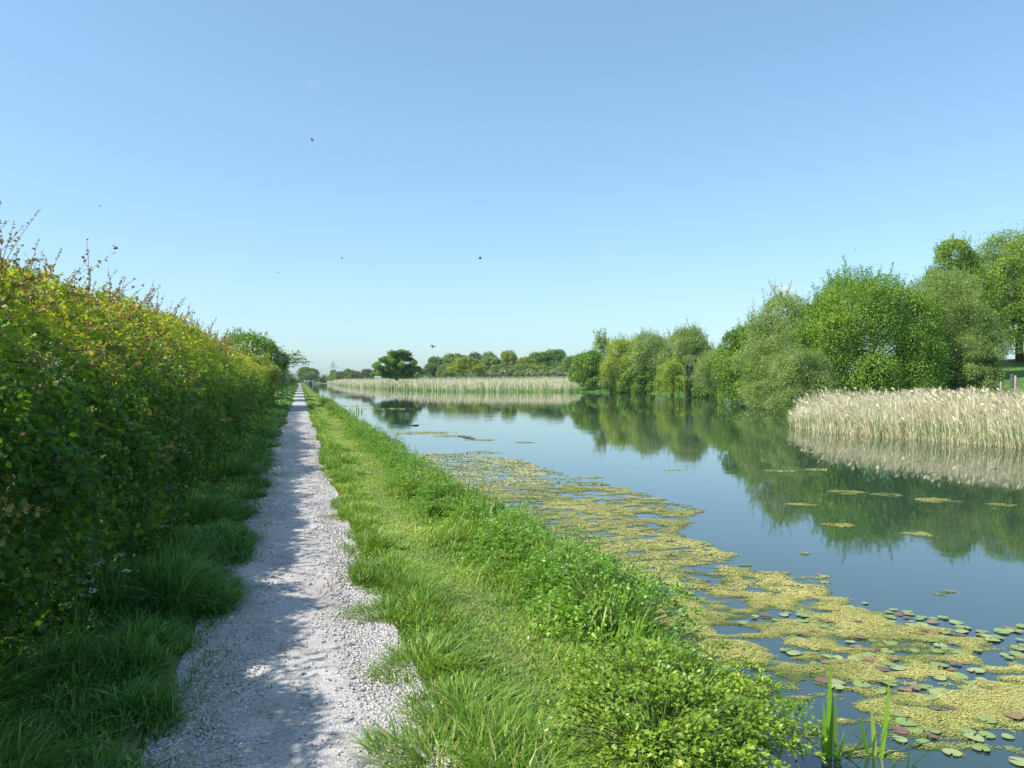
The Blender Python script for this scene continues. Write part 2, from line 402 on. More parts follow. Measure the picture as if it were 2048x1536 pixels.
# ------------------------------------------------------------------ gravel
def rocks(n, y0, y1, smin, smax):
    y = rng.uniform(y0, y1, n)
    side = rng.random(n) * .925
    # edges carry the loose stone, the trodden middle has little
    x = np.where(side < .42, -.66 + np.abs(rng.normal(0, .17, n)), np.where(side < .90, .50 + .20 * np.exp(-np.maximum(y - 2.5, 0) / 3.5) - np.abs(rng.normal(0, .15, n)), rng.uniform(-.5, .45, n)))
    keep = fbm(x * 2.5, y * 1.2, 31) + rng.normal(0, .06, n) > .40
    x = x[keep]; y = y[keep]; n = len(x)
    s = smin + (smax - smin) * rng.random(n) ** 2.2
    z = -.012 + .02 * (1 - np.clip((x + .04) / .52, -1, 1) ** 2) + s * .12
    base = np.array([[-1, -1, -1], [1, -1, -1], [1, 1, -1], [-1, 1, -1], [-1, -1, 1], [1, -1, 1], [1, 1, 1], [-1, 1, 1]]) * .5
    V = base[None] * rng.uniform(.55, 1.25, (n, 1, 3)) + rng.normal(0, .14, (n, 8, 3))
    V[..., 2] *= .62
    a = rng.uniform(0, 6.3, n); t = rng.normal(0, .35, n)
    ca, sa = np.cos(a)[:, None], np.sin(a)[:, None]
    X = V[..., 0] * ca - V[..., 1] * sa; Y = V[..., 0] * sa + V[..., 1] * ca
    Z = V[..., 2] + X * t[:, None]
    W = np.stack([X, Y, Z], -1) * s[:, None, None] + np.stack([x, y, z], -1)[:, None]
    fq = np.array([[0, 3, 2, 1], [4, 5, 6, 7], [0, 1, 5, 4], [1, 2, 6, 5], [2, 3, 7, 6], [3, 0, 4, 7]])
    return W.reshape(-1, 3), (fq[None] + (np.arange(n) * 8)[:, None, None]).reshape(-1, 4), np.repeat(rng.random(n) ** .8, 8)
mb = MB()
for a in [(52000, 2.2, 6, .004, .0155), (24000, 6, 12, .007, .020), (9000, 12, 28, .012, .026)]:
    W, f, v = rocks(*a); mb.add(W, [f], v)
kind(mb.build('gravel', M['stone']), 'stuff', 'loose pale grey limestone chippings along both edges of the towpath', 'gravel')

# ------------------------------------------------------------------ grass
def blades(mb, x, y, z, h, w, v, lean_dir=None, lean=None, up=1.0):
    n = len(x)
    if n == 0: return
    ph = rng.uniform(0, 2 * np.pi, n) if lean_dir is None else lean_dir
    ln = np.abs(rng.normal(.45, .25, n)) if lean is None else lean
    fa = ph + np.pi / 2 + rng.normal(0, .5, n)
    sx, sy = np.cos(fa) * w / 2, np.sin(fa) * w / 2
    V = np.zeros((n, 7, 3))
    for k, (t, wk) in enumerate([(0, .8), (.4, 1), (.75, .7), (1, 0)]):
        r = ln * h * t ** 1.8; zz = h * (t - .38 * np.minimum(ln, 1.5) * t ** 2)
        cx = x + np.cos(ph) * r; cy = y + np.sin(ph) * r; cz = z + zz * up
        if k < 3:
            V[:, 2 * k] = np.stack([cx - sx * wk, cy - sy * wk, cz], -1); V[:, 2 * k + 1] = np.stack([cx + sx * wk, cy + sy * wk, cz], -1)
        else: V[:, 6] = np.stack([cx, cy, cz], -1)
    off = (np.arange(n) * 7)[:, None]
    fq = np.concatenate([np.array([[0, 1, 3, 2]]) + off, np.array([[2, 3, 5, 4]]) + off])
    mb.add(V.reshape(-1, 3), [fq, np.array([[4, 5, 6]]) + off], np.repeat(v, 7))

def bank_grass():
    mb = MB()
    for (n, y0, y1, wm) in [(72000, 2.2, 6.5, 1.5), (80000, 6.5, 13, 1.9), (65000, 13, 28, 2.8), (50000, 28, 70, 5), (24000, 70, 320, 12)]:
        x = rng.uniform(.36, 2.5, n); y = y0 + (y1 - y0) * rng.random(n)
        k = sdist(x, y) > rng.uniform(-.05, .12, n); x, y = x[k], y[k]; n = len(x)
        edge = .55 + .20 * np.exp(-np.maximum(y - 2.5, 0) / 3.5) + (fbm(y * .9, y * 0 + 5, 22) - .5) * .26 + (fbm(y * 2.3, y * 0, 41) - .5) * .32
        u = x - edge
        tuss = fbm(x * 2.2, y * 1.6, 42)
        trod = np.exp(-((x - 1.12 - .12 * np.sin(y * .5)) / .26) ** 2)        # a narrow trodden line
        keep = (u > -.06) & (rng.random(n) > trod * .35 + np.clip(.42 - tuss, 0, .3))
        x, y, u, tuss, trod = x[keep], y[keep], u[keep], tuss[keep], trod[keep]; n = len(x)
        tus2 = sstep(.42, .68, tuss)
        h = (.05 + .125 * tus2) * rng.uniform(.6, 1.25, n) * (1 - .72 * trod)
        h *= np.where(u < .35, 1.15, 1) * np.where(x > 1.6, 1.25, 1)
        h = np.maximum(h, .03)
        v = np.clip(.12 + .74 * rng.random(n) + .22 * (tus2 - .4) * .6 + .18 * trod, 0, .86)
        dry = rng.random(n) < 03e-2 + .15 * trod * sstep(.35, .6, fbm(x * 2, y * 1.3, 45))
        v = np.where(dry, rng.uniform(.9, 1, n), v)
        ld = rng.normal(0.2, 1.6, n) + np.where(u < .25, np.pi * (rng.random(n) < .45), 0)
        blades(mb, x, y, height(x, y), h, rng.uniform(.0028, .0055, n) * wm, v, ld, np.abs(rng.normal(.6, .3, n)) + trod * .5)
    return mb
kind(bank_grass().build('bank_grass', M['grass']), 'stuff', 'sunlit green grass strip between the gravel towpath and the water', 'grass')

def verge_grass():
    mb = MB()
    for (n, y0, y1, wm) in [(46000, 2.0, 7, 1.7), (46000, 7, 16, 2.3), (40000, 16, 45, 3.5), (16000, 45, 300, 11)]:
        x = rng.uniform(-2.0, -.44, n); y = y0 + (y1 - y0) * rng.random(n)
        edge = -.60 + (fbm(y * .8, y * 0 + 1, 21) - .5) * .22 + (fbm(y * 2.1, y * 0, 51) - .5) * .52
        u = edge - x
        tuss = fbm(x * 1.8, y * 1.5, 52)
        keep = (u > -.05) & (rng.random(n) > np.clip(.45 - tuss, 0, .4))
        x, y, u, tuss = x[keep], y[keep], u[keep], tuss[keep]; n = len(x)
        h = (.09 + .23 * sstep(.35, .7, tuss)) * rng.uniform(.6, 1.3, n) * np.clip(.45 + u * 1.6, .45, 1.15)
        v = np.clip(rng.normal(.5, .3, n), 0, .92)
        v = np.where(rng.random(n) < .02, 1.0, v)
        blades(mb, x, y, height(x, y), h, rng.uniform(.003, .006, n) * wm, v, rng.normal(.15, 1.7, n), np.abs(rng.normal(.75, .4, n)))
    # sparse sprigs creeping out over the stones
    n = 5200
    y = 2.2 + 14 * rng.random(n); x = -.60 + np.abs(rng.normal(0, .14, n)); k = fbm(x * 3, y * 2.2, 53) > .50
    x, y = x[k], y[k]; n = len(x)
    blades(mb, x, y, np.full(n, -.015), rng.uniform(.02, .06, n), rng.uniform(.004, .008, n), rng.uniform(.3, .9, n))
    return mb
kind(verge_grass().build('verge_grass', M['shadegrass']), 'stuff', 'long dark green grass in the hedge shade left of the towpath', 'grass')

def far_grass():
    mb = MB(); n = 60000
    s_ = rng.random(n)
    seg = POLY[9:29]; i = rng.integers(0, len(seg) - 1, n)
    p = seg[i] + (seg[i + 1] - seg[i]) * s_[:, None]
    d = norm(seg[i + 1] - seg[i]); nr = np.stack([d[:, 1], -d[:, 0]], -1)
    p = p + nr * -rng.uniform(-6, .3, n)[:, None] * 1
    sd = sdist(p[:, 0], p[:, 1]); k = (sd > -.1) & (sd < 5)
    p = p[k]; n = len(p); dd = depth(p[:, 0], p[:, 1])
    blades(mb, p[:, 0], p[:, 1], height(p[:, 0], p[:, 1]), rng.uniform(.25, .7, n), .010 * np.clip(dd / 25, 1, 6), np.clip(rng.normal(.5, .22, n), 0, .97))
    return mb
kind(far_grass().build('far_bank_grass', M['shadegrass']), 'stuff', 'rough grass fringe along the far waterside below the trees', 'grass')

# ------------------------------------------------------------------ hedge
HP = np.array([[-1.48, .03], [-1.38, .4], [-1.38, .85], [-1.45, 1.2], [-1.60, 1.62], [-1.93, 2.03], [-2.50, 2.60], [-3.2, 2.86], [-3.7, 2.65], [-4.0, 1.8], [-4.05, .4]])
def hedge_scale(y):
    return 1 + .10 * (fbm(y * .35, y * 0, 61) - .5) * 2
def hedge_surface(n, y0, y1, tmax=.80):
    seg = np.hypot(*np.diff(HP, axis=0).T); cum = np.concatenate([[0], np.cumsum(seg)])
    t = rng.random(n) * tmax * cum[-1]; i = np.clip(np.searchsorted(cum, t) - 1, 0, len(seg) - 1)
    f = (t - cum[i]) / seg[i]
    a = HP[i] + (HP[i + 1] - HP[i]) * f[:, None]
    dv = HP[i + 1] - HP[i]; nrm = norm(np.stack([dv[:, 1], -dv[:, 0]], -1))
    y = rng.uniform(y0, y1, n)
    sc = hedge_scale(y)
    bul = (fbm(a[:, 1] * 1.4 + a[:, 0], y * 1.4, 62) - .5) * .6 + (fbm(a[:, 1] * 4 + a[:, 0] * 3, y * 4, 63) - .5) * .5
    x = a[:, 0] + nrm[:, 0] * bul; z = a[:, 1] * sc + nrm[:, 1] * bul
    N = np.stack([nrm[:, 0], np.zeros(n), nrm[:, 1]], -1)
    return np.stack([x, y, z], -1), N, t / cum[-1]

hedge = thing('hawthorn_hedge', 'tall clipped hawthorn hedge with yellow green top and reddish young shoots beside the towpath', 'hedge', (-2.6, 3, 0))
HL = np.array(hedge.location)
mb = MB()
def hedge_leaves(n, y0, y1, size, tmpl, depthmax, tmax=.61):
    p, N, t = hedge_surface(n, y0, y1, tmax)
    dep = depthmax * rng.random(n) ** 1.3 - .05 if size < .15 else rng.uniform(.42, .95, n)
    p = p - N * dep[:, None]
    out = norm(N * .45 + np.array([0, 0, .5]) + rng.normal(0, .75, (n, 3)))
    ax = np.cross(out, rdir(n)); ax[:, 2] -= .25
    # young growth sits at the outside and the top
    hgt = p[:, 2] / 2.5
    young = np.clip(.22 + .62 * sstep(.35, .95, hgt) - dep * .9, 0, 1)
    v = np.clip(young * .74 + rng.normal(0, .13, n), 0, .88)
    red = rng.random(n) < (.07 + .32 * sstep(.5, .72, fbm(p[:, 1] * 1.9, p[:, 2] * 2.3, 67))) * sstep(.45, .95, hgt) * (dep < .12)
    v = np.where(red, rng.uniform(.88, 1, n), v)
    gap = fbm(p[:, 1] * 2.6 + p[:, 0] * 1.7, p[:, 2] * 2.6 - p[:, 0] * 1.1, 66)
    k = (p[:, 2] > .04) & ((gap > .40) | (rng.random(n) < .25) | (size > .15)) & ((p[:, 2] < 1.5) | (rng.random(n) < (.62 if size < .15 else .0)))
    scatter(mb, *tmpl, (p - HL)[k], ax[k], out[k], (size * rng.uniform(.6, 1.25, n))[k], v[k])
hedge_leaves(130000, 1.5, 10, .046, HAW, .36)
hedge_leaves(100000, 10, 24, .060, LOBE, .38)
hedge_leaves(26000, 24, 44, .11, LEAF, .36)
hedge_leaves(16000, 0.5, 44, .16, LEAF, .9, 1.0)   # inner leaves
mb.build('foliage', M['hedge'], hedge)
# woody stems and side twigs
mb = MB()
for k in range(260):
    y = rng.uniform(1.0, 42); x = rng.uniform(-3.4, -2.3)
    p0 = np.array([x, y, 0.]); top = p0 + np.array([rng.normal(.1, .35), rng.normal(0, .4), rng.uniform(.9, 1.6)])
    tube(mb, np.stack([p0, p0 * .5 + top * .5 + rng.normal(0, .08, 3), top]) - HL, [.03, .02, .008], 5)
p, N, t = hedge_surface(1500, 1.5, 20)
for a, n_ in zip(p, N):
    d = norm(n_ * .8 + rng.normal(0, .6, 3)); 
    tube(mb, np.stack([a - n_ * .45, a - n_ * .15 + rng.normal(0, .05, 3), a + d * rng.uniform(.02, .12)]) - HL, [.006, .004, .002], 3)
mb.build('stems', M['twig'], hedge)
# upright shoots along the crest
ms, ml = MB(), MB()
for k in range(760):
    y = 2.5 + 33 * rng.random() ** 1.25
    t = rng.uniform(.42, .74)
    seg = np.hypot(*np.diff(HP, axis=0).T); cum = np.concatenate([[0], np.cumsum(seg)]); tt = t * cum[-1]
    i = np.clip(np.searchsorted(cum, tt) - 1, 0, len(seg) - 1)
    b = HP[i] + (HP[i + 1] - HP[i]) * (tt - cum[i]) / seg[i]
    sc = 1 + .10 * (fbm(np.array([y * .35]), np.array([0.]), 61)[0] - .5) * 2
    b3 = np.array([b[0], y, b[1] * sc - .1])
    L_ = .16 + .72 * rng.random() ** 2.6
    d = norm(np.array([rng.normal(.22, .36), rng.normal(-.05, .36), 1.0]))
    m = 7; tv = np.linspace(0, 1, m)[:, None]
    side = norm(np.array([rng.normal(), rng.normal(), 0.]))
    pts = b3 + d * L_ * tv + side * .12 * L_ * tv ** 2
    tube(ms, pts - HL, np.linspace(.0035, .0013, m) * (1 + y / 22), 3)
    nl = int(8 + 30 * L_)
    ft = rng.random(nl) ** .8
    pp = b3 + d * L_ * ft[:, None] + side * .12 * L_ * ft[:, None] ** 2
    rd = rdir(nl); rd[:, 2] = np.abs(rd[:, 2]) * .7
    sz = (.040 - .024 * ft) * rng.uniform(.7, 1.2, nl) * (1 + y / 28)
    scatter(ml, *HAW, pp - HL, rd, norm(rdir(nl) + np.array([0, 0, .6])), sz, np.clip(ft * .75 + rng.normal(.05, .18, nl), 0, 1))
    for _ in range(rng.integers(0, 3)):   # short side sprigs
        f0 = rng.uniform(.2, .7); q0 = b3 + d * L_ * f0
        dd = norm(d * .6 + norm(np.array([rng.normal(), rng.normal(), .3])) * .8); l2 = L_ * rng.uniform(.2, .45)
        tube(ms, np.stack([q0, q0 + dd * l2 * .5, q0 + dd * l2]) - HL, [.0022, .0016, .001], 3)
        n2 = int(4 + 22 * l2); f2 = rng.random(n2)
        scatter(ml, *HAW, q0 + dd * l2 * f2[:, None] - HL, rdir(n2), norm(rdir(n2) + np.array([0, 0, .6])), .026 * rng.uniform(.6, 1.2, n2) * (1 + y / 28), np.clip(.3 + f2 * .55 + rng.normal(0, .15, n2), 0, 1))
for k in range(420):   # side sprays breaking out of the clipped face
    y = 2.3 + 22 * rng.random() ** 1.3; tt = rng.uniform(.12, .50) * cum[-1]
    i = np.clip(np.searchsorted(cum, tt) - 1, 0, len(seg) - 1); b = HP[i] + (HP[i + 1] - HP[i]) * (tt - cum[i]) / seg[i]
    b3 = np.array([b[0] - .12, y, b[1]]); L_ = rng.uniform(.22, .46)
    d = norm(np.array([rng.uniform(.25, 1), rng.normal(0, .9), rng.normal(.15, .3)])); sag = np.array([0, 0, -.10 * L_])
    tv = np.linspace(0, 1, 5)[:, None]
    tube(ms, b3 + d * L_ * tv + sag * tv ** 2 - HL, np.linspace(.004, .0014, 5) * (1 + y / 25), 3)
    nl = int(10 + 34 * L_); ft = rng.random(nl) ** .7
    scatter(ml, *HAW, b3 + d * L_ * ft[:, None] + sag * ft[:, None] ** 2 - HL, rdir(nl) + d * .5, norm(rdir(nl) * .7 + np.array([.3, 0, .8])), (.046 - .020 * ft) * rng.uniform(.7, 1.2, nl) * (1 + y / 28), np.clip(ft * .30 + rng.normal(0, .16, nl), 0, 1))
so = ms.build('shoots', M['redtwig'], hedge)
ml.build('leaves', M['shoot'], so)

# ------------------------------------------------------------------ trees
def crown_points(blobs, n, shell=.55, zmin=None, top=True):
    B = np.asarray(blobs, float)
    w = (B[:, 3] * B[:, 4] * B[:, 5]) ** (2 / 3); w = w / w.sum()
    i = rng.choice(len(B), n, p=w)
    d = rdir(n); d[:, 2] = np.where((d[:, 2] < -.3) & (rng.random(n) < .5), -d[:, 2], d[:, 2])
    r = shell + (1 - shell) * rng.random(n) ** .6
    rag = 1 + .22 * rng.normal(0, 1, n) * (rng.random(n) < .3)
    p = B[i, :3] + d * B[i, 3:] * (r * rag)[:, None]
    N = norm(d / B[i, 3:])
    keep = np.ones(n, bool)
    for k in range(len(B)):
        e = np.linalg.norm((p - B[k, :3]) / B[k, 3:], axis=1)
        keep &= ~((e < .5) & (i != k))
    if zmin is not None: keep &= p[:, 2] > zmin
    return p[keep], N[keep]

def bush_blobs(R_, m, cz, sub=.36, lower=True, core=.62):
    """R_=(rx,ry,rz) ellipsoid centred at height cz, broken into m lumps"""
    R_ = np.array(R_, float)
    out = [[0, 0, cz, *(R_ * core)]]
    for k in range(m):
        d = rdir(1)[0]
        if d[2] < -.55: d[2] *= -1
        f = rng.uniform(.55, .80)
        c = d * R_ * f
        s = sub * rng.uniform(.65, 1.3)
        out.append([c[0], c[1], cz + c[2], *(R_ * s * np.array([1, 1, .9]))])
    return out

def hay_blobs(rx, ry, H, m, sub=.3, belly=.32, zlow=0.0):
    out = [[0, 0, zlow + (H - zlow) * .42, rx * .62, ry * .62, (H - zlow) * .42]]
    for k in range(m):
        u = rng.random() ** (.85 if zlow == 0 else 1.2)
        zz = zlow + (H - zlow) * (.06 + .86 * u)
        q = (zz - zlow) / (H - zlow)
        pr = math.sqrt(max(0, 1 - ((q - belly) / (1 - belly)) ** 2)) if q > belly else 1 - .25 * ((belly - q) / belly) ** 2
        a = rng.uniform(0, 6.3); r_ = sub * rng.uniform(.6, 1.35)
        f = max(pr - r_ * .8, .05) * rng.uniform(.75, 1.05)
        out.append([math.cos(a) * f * rx, math.sin(a) * f * ry, max(zz, zlow + r_ * rx * .55), r_ * rx, r_ * ry, r_ * rx * rng.uniform(.65, 1.5)])
    return out

def limbs(mb, blobs, h0, r0, base=(0, 0, 0), trunk_h=None, lean=(0, 0), frac=1.0):
    base = np.array(base, float)
    th = trunk_h if trunk_h else h0 * .35
    top = base + np.array([lean[0], lean[1], th])
    tube(mb, np.stack([base - [0, 0, .3], base + (top - base) * .35 + rng.normal(0, .03, 3) * h0 * .3, base + (top - base) * .7, top]), [r0 * 1.35, r0, r0 * .9, r0 * .8], 8)
    for b in blobs[1:]:
        if rng.random() > frac: continue
        e = np.array(b[:3]); mid = top + (e - top) * .5 + rng.normal(0, .06, 3) * h0 + np.array([0, 0, .04 * h0])
        tube(mb, np.stack([top - [0, 0, .1 * th], top + (mid - top) * .5, mid, e]), [r0 * .5, r0 * .36, r0 * .24, r0 * .07], 5)

def shoots_on(mb, ms, blobs, n, L0, L1, leaf, tmpl, zmin=.6, lean=.25, vb=.5):
    B = np.asarray(blobs); zt = (B[:, 2] + B[:, 5]).max()
    c = [b for b in B if b[2] + b[5] > zt * zmin]
    for k in range(n):
        b = c[rng.integers(len(c))]
        d = rdir(1)[0]; d[2] = abs(d[2]) * .8 + .5; d = norm(d)
        p0 = b[:3] + d * b[3:] * .85
        L_ = rng.uniform(L0, L1); dr = norm(np.array([rng.normal(-.05, lean), rng.normal(0, lean), 1.]))
        tube(ms, np.stack([p0, p0 + dr * L_ * .5, p0 + dr * L_]), [leaf * .10, leaf * .07, leaf * .03], 3)
        nl = int(L_ / leaf * 5) + 3; f = rng.random(nl)[:, None]
        off = rdir(nl) * leaf * .7
        scatter(mb, *tmpl, p0 + dr * L_ * f + off, rdir(nl) + dr, norm(rdir(nl) + [0, 0, .4]), leaf * rng.uniform(.6, 1.1, nl), np.clip(rng.normal(vb, .22, nl), 0, 1))

def leaves_on(mb, blobs, n, leaf, tmpl=LEAF, shell=.55, zmin=None, droop=.3, vmean=.5):
    p, N = crown_points(blobs, n, shell, zmin); n = len(p)
    out = norm(N * .55 + np.array([0, 0, .35]) + rng.normal(0, .6, (n, 3)))
    ax = np.cross(out, rdir(n)); ax[:, 2] -= droop
    scatter(mb, *tmpl, p, ax, out, leaf * rng.uniform(.6, 1.25, n), np.clip(rng.normal(vmean, .24, n), 0, 1))

def tree_at(*a, **k):
    k['n'] = int(k.get('n', 30000) * 1.45); k['leaf'] = k.get('leaf', .13) * .82; k['shoots'] = int(k.get('shoots', 0) * 1.7)
    return tree_px(*a, **k)
def tree_px(px, top, base, hw, d, mat, name, label, cat='tree', m=40, n=30000, leaf=.13, tmpl=LEAF, sub=.34, shoots=0, sl=(.5, 1.2), trunk=.12,
            cfrac=.5, zcut=None, rd=None, shell=.55, droop=.3, core=.62, frac=.5, group=None, th=None):
    """a tree placed by where its crown stands: hw half width, top and base in photo pixels at distance d"""
    P0 = PD(px, base, d); x, y = P0[:2]; zb = float(height(np.array([x]), np.array([y]))[0]) if base is None else P0[2]
    zt = CZ - (top - HY) / F * d; H = zt - zb; rx = hw / F * d
    ry = rd if rd else rx * .9
    zl = zcut or 0
    B = np.array(hay_blobs(rx, ry, H, m, sub, belly=.30 if not zcut else .26, zlow=zl))
    B[0, 3:5] *= core / .62
    t = thing(name, label, cat, (x, y, zb), group)
    B[:, 2] -= zl; sc_ = (H - zl) / (B[:, 2] + B[:, 5]).max(); B[:, 2] *= sc_; B[:, 5] *= sc_; B[:, 2] += zl
    B[:, [0, 3]] *= rx / (np.abs(B[:, 0]) + B[:, 3]).max() * 1.04
    mc = MB(); mt = MB()
    leaves_on(mc, B, n, leaf, tmpl, shell, .02 if zcut is None else zcut, droop)
    if shoots: shoots_on(mc, mc, B, shoots, sl[0], sl[1], leaf, tmpl)
    limbs(mt, B.tolist(), H, trunk, trunk_h=th or H * .3, frac=frac)
    mt.build('trunk', M['bark'], t); mc.build('crown', M[mat], t)
    return t, B

WILL = 'grey green willow'
G1 = 'trees along the far waterside'
# big right hand group
tree_at(1735, 526, 822, 170, 50, 'alder', 'bushy_tree', 'large round leafy tree rising directly behind the near bed of dry reeds', m=85, n=140800, leaf=.135, sub=.26, shoots=110, sl=(.5, 1.3), cfrac=.46, rd=4.5)
tree_at(1885, 540, 815, 115, 53, 'willow', 'willow_tree', 'wind ruffled grey green willow between the large round tree and the tall sycamore', m=60, n=96000, leaf=.14, tmpl=NARROW, sub=.28, shoots=60, sl=(.5, 1.2), cfrac=.46, rd=4)
tree_at(1580, 585, 815, 105, 53, 'willow', 'willow_tree', 'tall silvery willow leaning over the water left of the large round tree', m=55, n=76800, leaf=.16, tmpl=NARROW, sub=.28, shoots=70, sl=(.6, 1.5), cfrac=.46, rd=4)
tree_at(1498, 645, 806, 74, 67, 'alder', 'bushy_tree', 'mid green bushy tree hanging over the water beside the tall silvery willow', m=40, n=48000, leaf=.18, sub=.3, shoots=30, sl=(.6, 1.4), cfrac=.46, rd=3.5)
tree_at(1605, 690, 832, 80, 45, 'willow', 'willow_shrub', 'low spreading grey green willow shrub touching the water at the reed edge', 'shrub', m=45, n=60800, leaf=.125, tmpl=NARROW, sub=.3, shoots=25, sl=(.3, .7), cfrac=.42, rd=2)
tree_at(1955, 700, 800, 40, 48, 'dull', 'bushy_shrub', 'dull green shrub at the field edge under the tall sycamore', 'shrub', m=30, n=32000, leaf=.13, sub=.32, shoots=15, sl=(.3, .7), cfrac=.42, rd=2)
tree_at(2040, 446, 718, 160, 93, 'sycamore', 'sycamore_tree', 'tall yellow green sycamore on the rising field at far right', m=120, n=168750, leaf=.23, sub=.24, shoots=0, cfrac=.60, zcut=.5, rd=7, core=.62, trunk=.38, frac=.9, th=5)
tree_at(1918, 476, 725, 70, 80, 'sycamore', 'sycamore_tree', 'slimmer yellow green sycamore growing against the left flank of the tallest one', m=40, n=48000, leaf=.22, sub=.28, shoots=20, sl=(.6, 1.2), cfrac=.55, zcut=.4, rd=4, trunk=.25, frac=.9)
# middle group
tree_at(1180, 700, 781, 48, 127, 'alder', 'alder_tree', 'dark green alder at the right end of the distant reed bed', m=40, n=35200, leaf=.30, sub=.3, cfrac=.46, group=G1)
tree_at(1205, 676, 775, 27, 132, 'willow', 'poplar_tree', 'thin open topped tree poking above the dark alder by the reed bed', m=16, n=2600, leaf=.30, sub=.3, shoots=24, sl=(1, 2.2), cfrac=.55, group=G1)
tree_at(1252, 676, 783, 56, 117, 'weep', 'willow_tree', 'tall yellow green willow standing behind the waterside right of the dark alder', m=45, n=38400, leaf=.28, tmpl=NARROW, sub=.3, shoots=30, sl=(.8, 1.6), cfrac=.48, group=G1)
tree_at(1310, 662, 787, 66, 114, 'willow', 'willow_tree', 'broad grey green willow in the middle of the far waterside group', m=50, n=48000, leaf=.26, tmpl=NARROW, sub=.28, shoots=50, sl=(.8, 1.8), cfrac=.48, group=G1)
tree_at(1376, 650, 790, 64, 107, 'willow', 'willow_tree', 'tallest grey green willow with loose upright shoots in the far waterside group', m=50, n=48000, leaf=.25, tmpl=NARROW, sub=.28, shoots=60, sl=(.8, 2.0), cfrac=.48, group=G1)
tree_at(1445, 690, 797, 60, 81, 'willow', 'willow_tree', 'small silvery willow filling the dip between the two tree groups', m=40, n=38400, leaf=.21, tmpl=NARROW, sub=.3, shoots=24, sl=(.6, 1.3), cfrac=.47, group=G1)
tree_at(1398, 750, 794, 34, 94, 'willow', 'willow_shrub', 'low silvery shrub at the water beside the weeping willow', 'shrub', m=20, n=14400, leaf=.2, tmpl=NARROW, sub=.35, cfrac=.45)
tree_at(1275, 730, 787, 40, 112, 'alder', 'bushy_shrub', 'green waterside shrub below the yellow green willow', 'shrub', m=25, n=19200, leaf=.26, sub=.35, cfrac=.45)

def weeping(px, top, base, hw, d, label):
    P0 = PD(px, base, d); H = (base - top) / F * d; rx = hw / F * d
    t = thing('weeping_willow', label, 'tree', P0)
    mc, mt = MB(), MB()
    B = [[0, 0, H * .7, rx * .5, rx * .5, H * .28]]
    for k in range(22):
        a = rng.uniform(0, 6.3); r = rx * rng.uniform(.2, .72); B.append([math.cos(a) * r, math.sin(a) * r, H * rng.uniform(.35, .86) * (1.05 - .3 * r / rx), rx * .28, rx * .28, H * .13])
    leaves_on(mc, B, 7000, .2, NARROW, .5, .02, 1.2)
    for b in B[1:]:
        for s in range(26):
            d0 = rdir(1)[0]; p0 = np.array(b[:3]) + d0 * np.array(b[3:]) * .8
            L_ = min(p0[2] - .05, rng.uniform(.5, 1.8)); 
            if L_ < .1: continue
            nl = int(L_ * 14); f = rng.random(nl)[:, None]
            scatter(mc, *NARROW, p0 + np.array([d0[0] * .2, d0[1] * .2, -L_]) * f, np.array([[0, 0, -1.]]) + rng.normal(0, .4, (nl, 3)), rdir(nl), .2 * rng.uniform(.6, 1.1, nl), np.clip(rng.normal(.6, .22, nl), 0, 1))
    limbs(mt, B, H, .13, trunk_h=H * .35, frac=.6)
    mt.build('trunk', M['bark'], t); mc.build('crown', M['weep'], t)
tree_at(1532, 742, 810, 34, 60, 'willow', 'willow_shrub', 'low pale willow shrub leaning over the water between the silvery willow and the bushy tree', 'shrub', m=24, n=14000, leaf=.15, tmpl=NARROW, sub=.34, shoots=8, sl=(.3, .8))
tree_at(1420, 738, 797, 34, 86, 'alder', 'bushy_shrub', 'fresh green shrub at the waterline right of the low silvery shrub', 'shrub', m=24, n=13000, leaf=.2, sub=.34, shoots=8, sl=(.4, .9))
tree_at(1222, 738, 785, 30, 118, 'willow', 'bushy_shrub', 'pale green shrub at the waterline right beside the dark alder', 'shrub', m=22, n=9000, leaf=.25, sub=.34)
weeping(1345, 712, 790, 40, 93, 'small weeping willow with bright yellow green drooping strands at the water')

# the oak beyond the reeds: spreading, gaps between its limbs
def oak(px, top, base, hw, d, label):
    P0 = PD(px, base, d); H = (base - top) / F * d; rx = hw / F * d
    t = thing('oak_tree', label, 'tree', P0)
    s = d / F
    lump = [(-10, 12, 16, 9), (8, 9, 16, 8), (-26, 22, 14, 9), (22, 18, 13, 8), (-36, 34, 11, 8), (-14, 28, 13, 9), (32, 28, 9, 8), (34, 42, 12, 10), (44, 46, 8, 9), (-4, 44, 12, 8), (18, 46, 12, 8), (-28, 46, 12, 8), (-40, 50, 9, 6), (-20, 54, 16, 6), (10, 56, 18, 6), (36, 54, 12, 6), (0, 22, 10, 7), (-24, 40, 14, 10), (6, 34, 12, 8), (26, 38, 12, 9), (-8, 52, 18, 8)]
    B = []
    for x, y, r, rz in lump:
        for k in range(4):
            B.append([x * s + rng.normal(0, r * .35) * s, rng.normal(0, rx * .32), H - y * s + rng.normal(0, rz * .25) * s, r * s * .62, r * s * .7, rz * s * .62])
    B = [[0, 0, H * .4, rx * .25, rx * .3, H * .22]] + B
    mc, mt = MB(), MB()
    leaves_on(mc, B, 46000, .30, LEAF, .45, .1, .3)
    limbs(mt, B, H, .30, trunk_h=H * .28, frac=.45)
    mt.build('trunk', M['bark'], t); mc.build('crown', M['oak'], t)
oak(793, 697, 757, 48, 160, 'spreading dark green oak standing alone behind the left part of the reed bed')

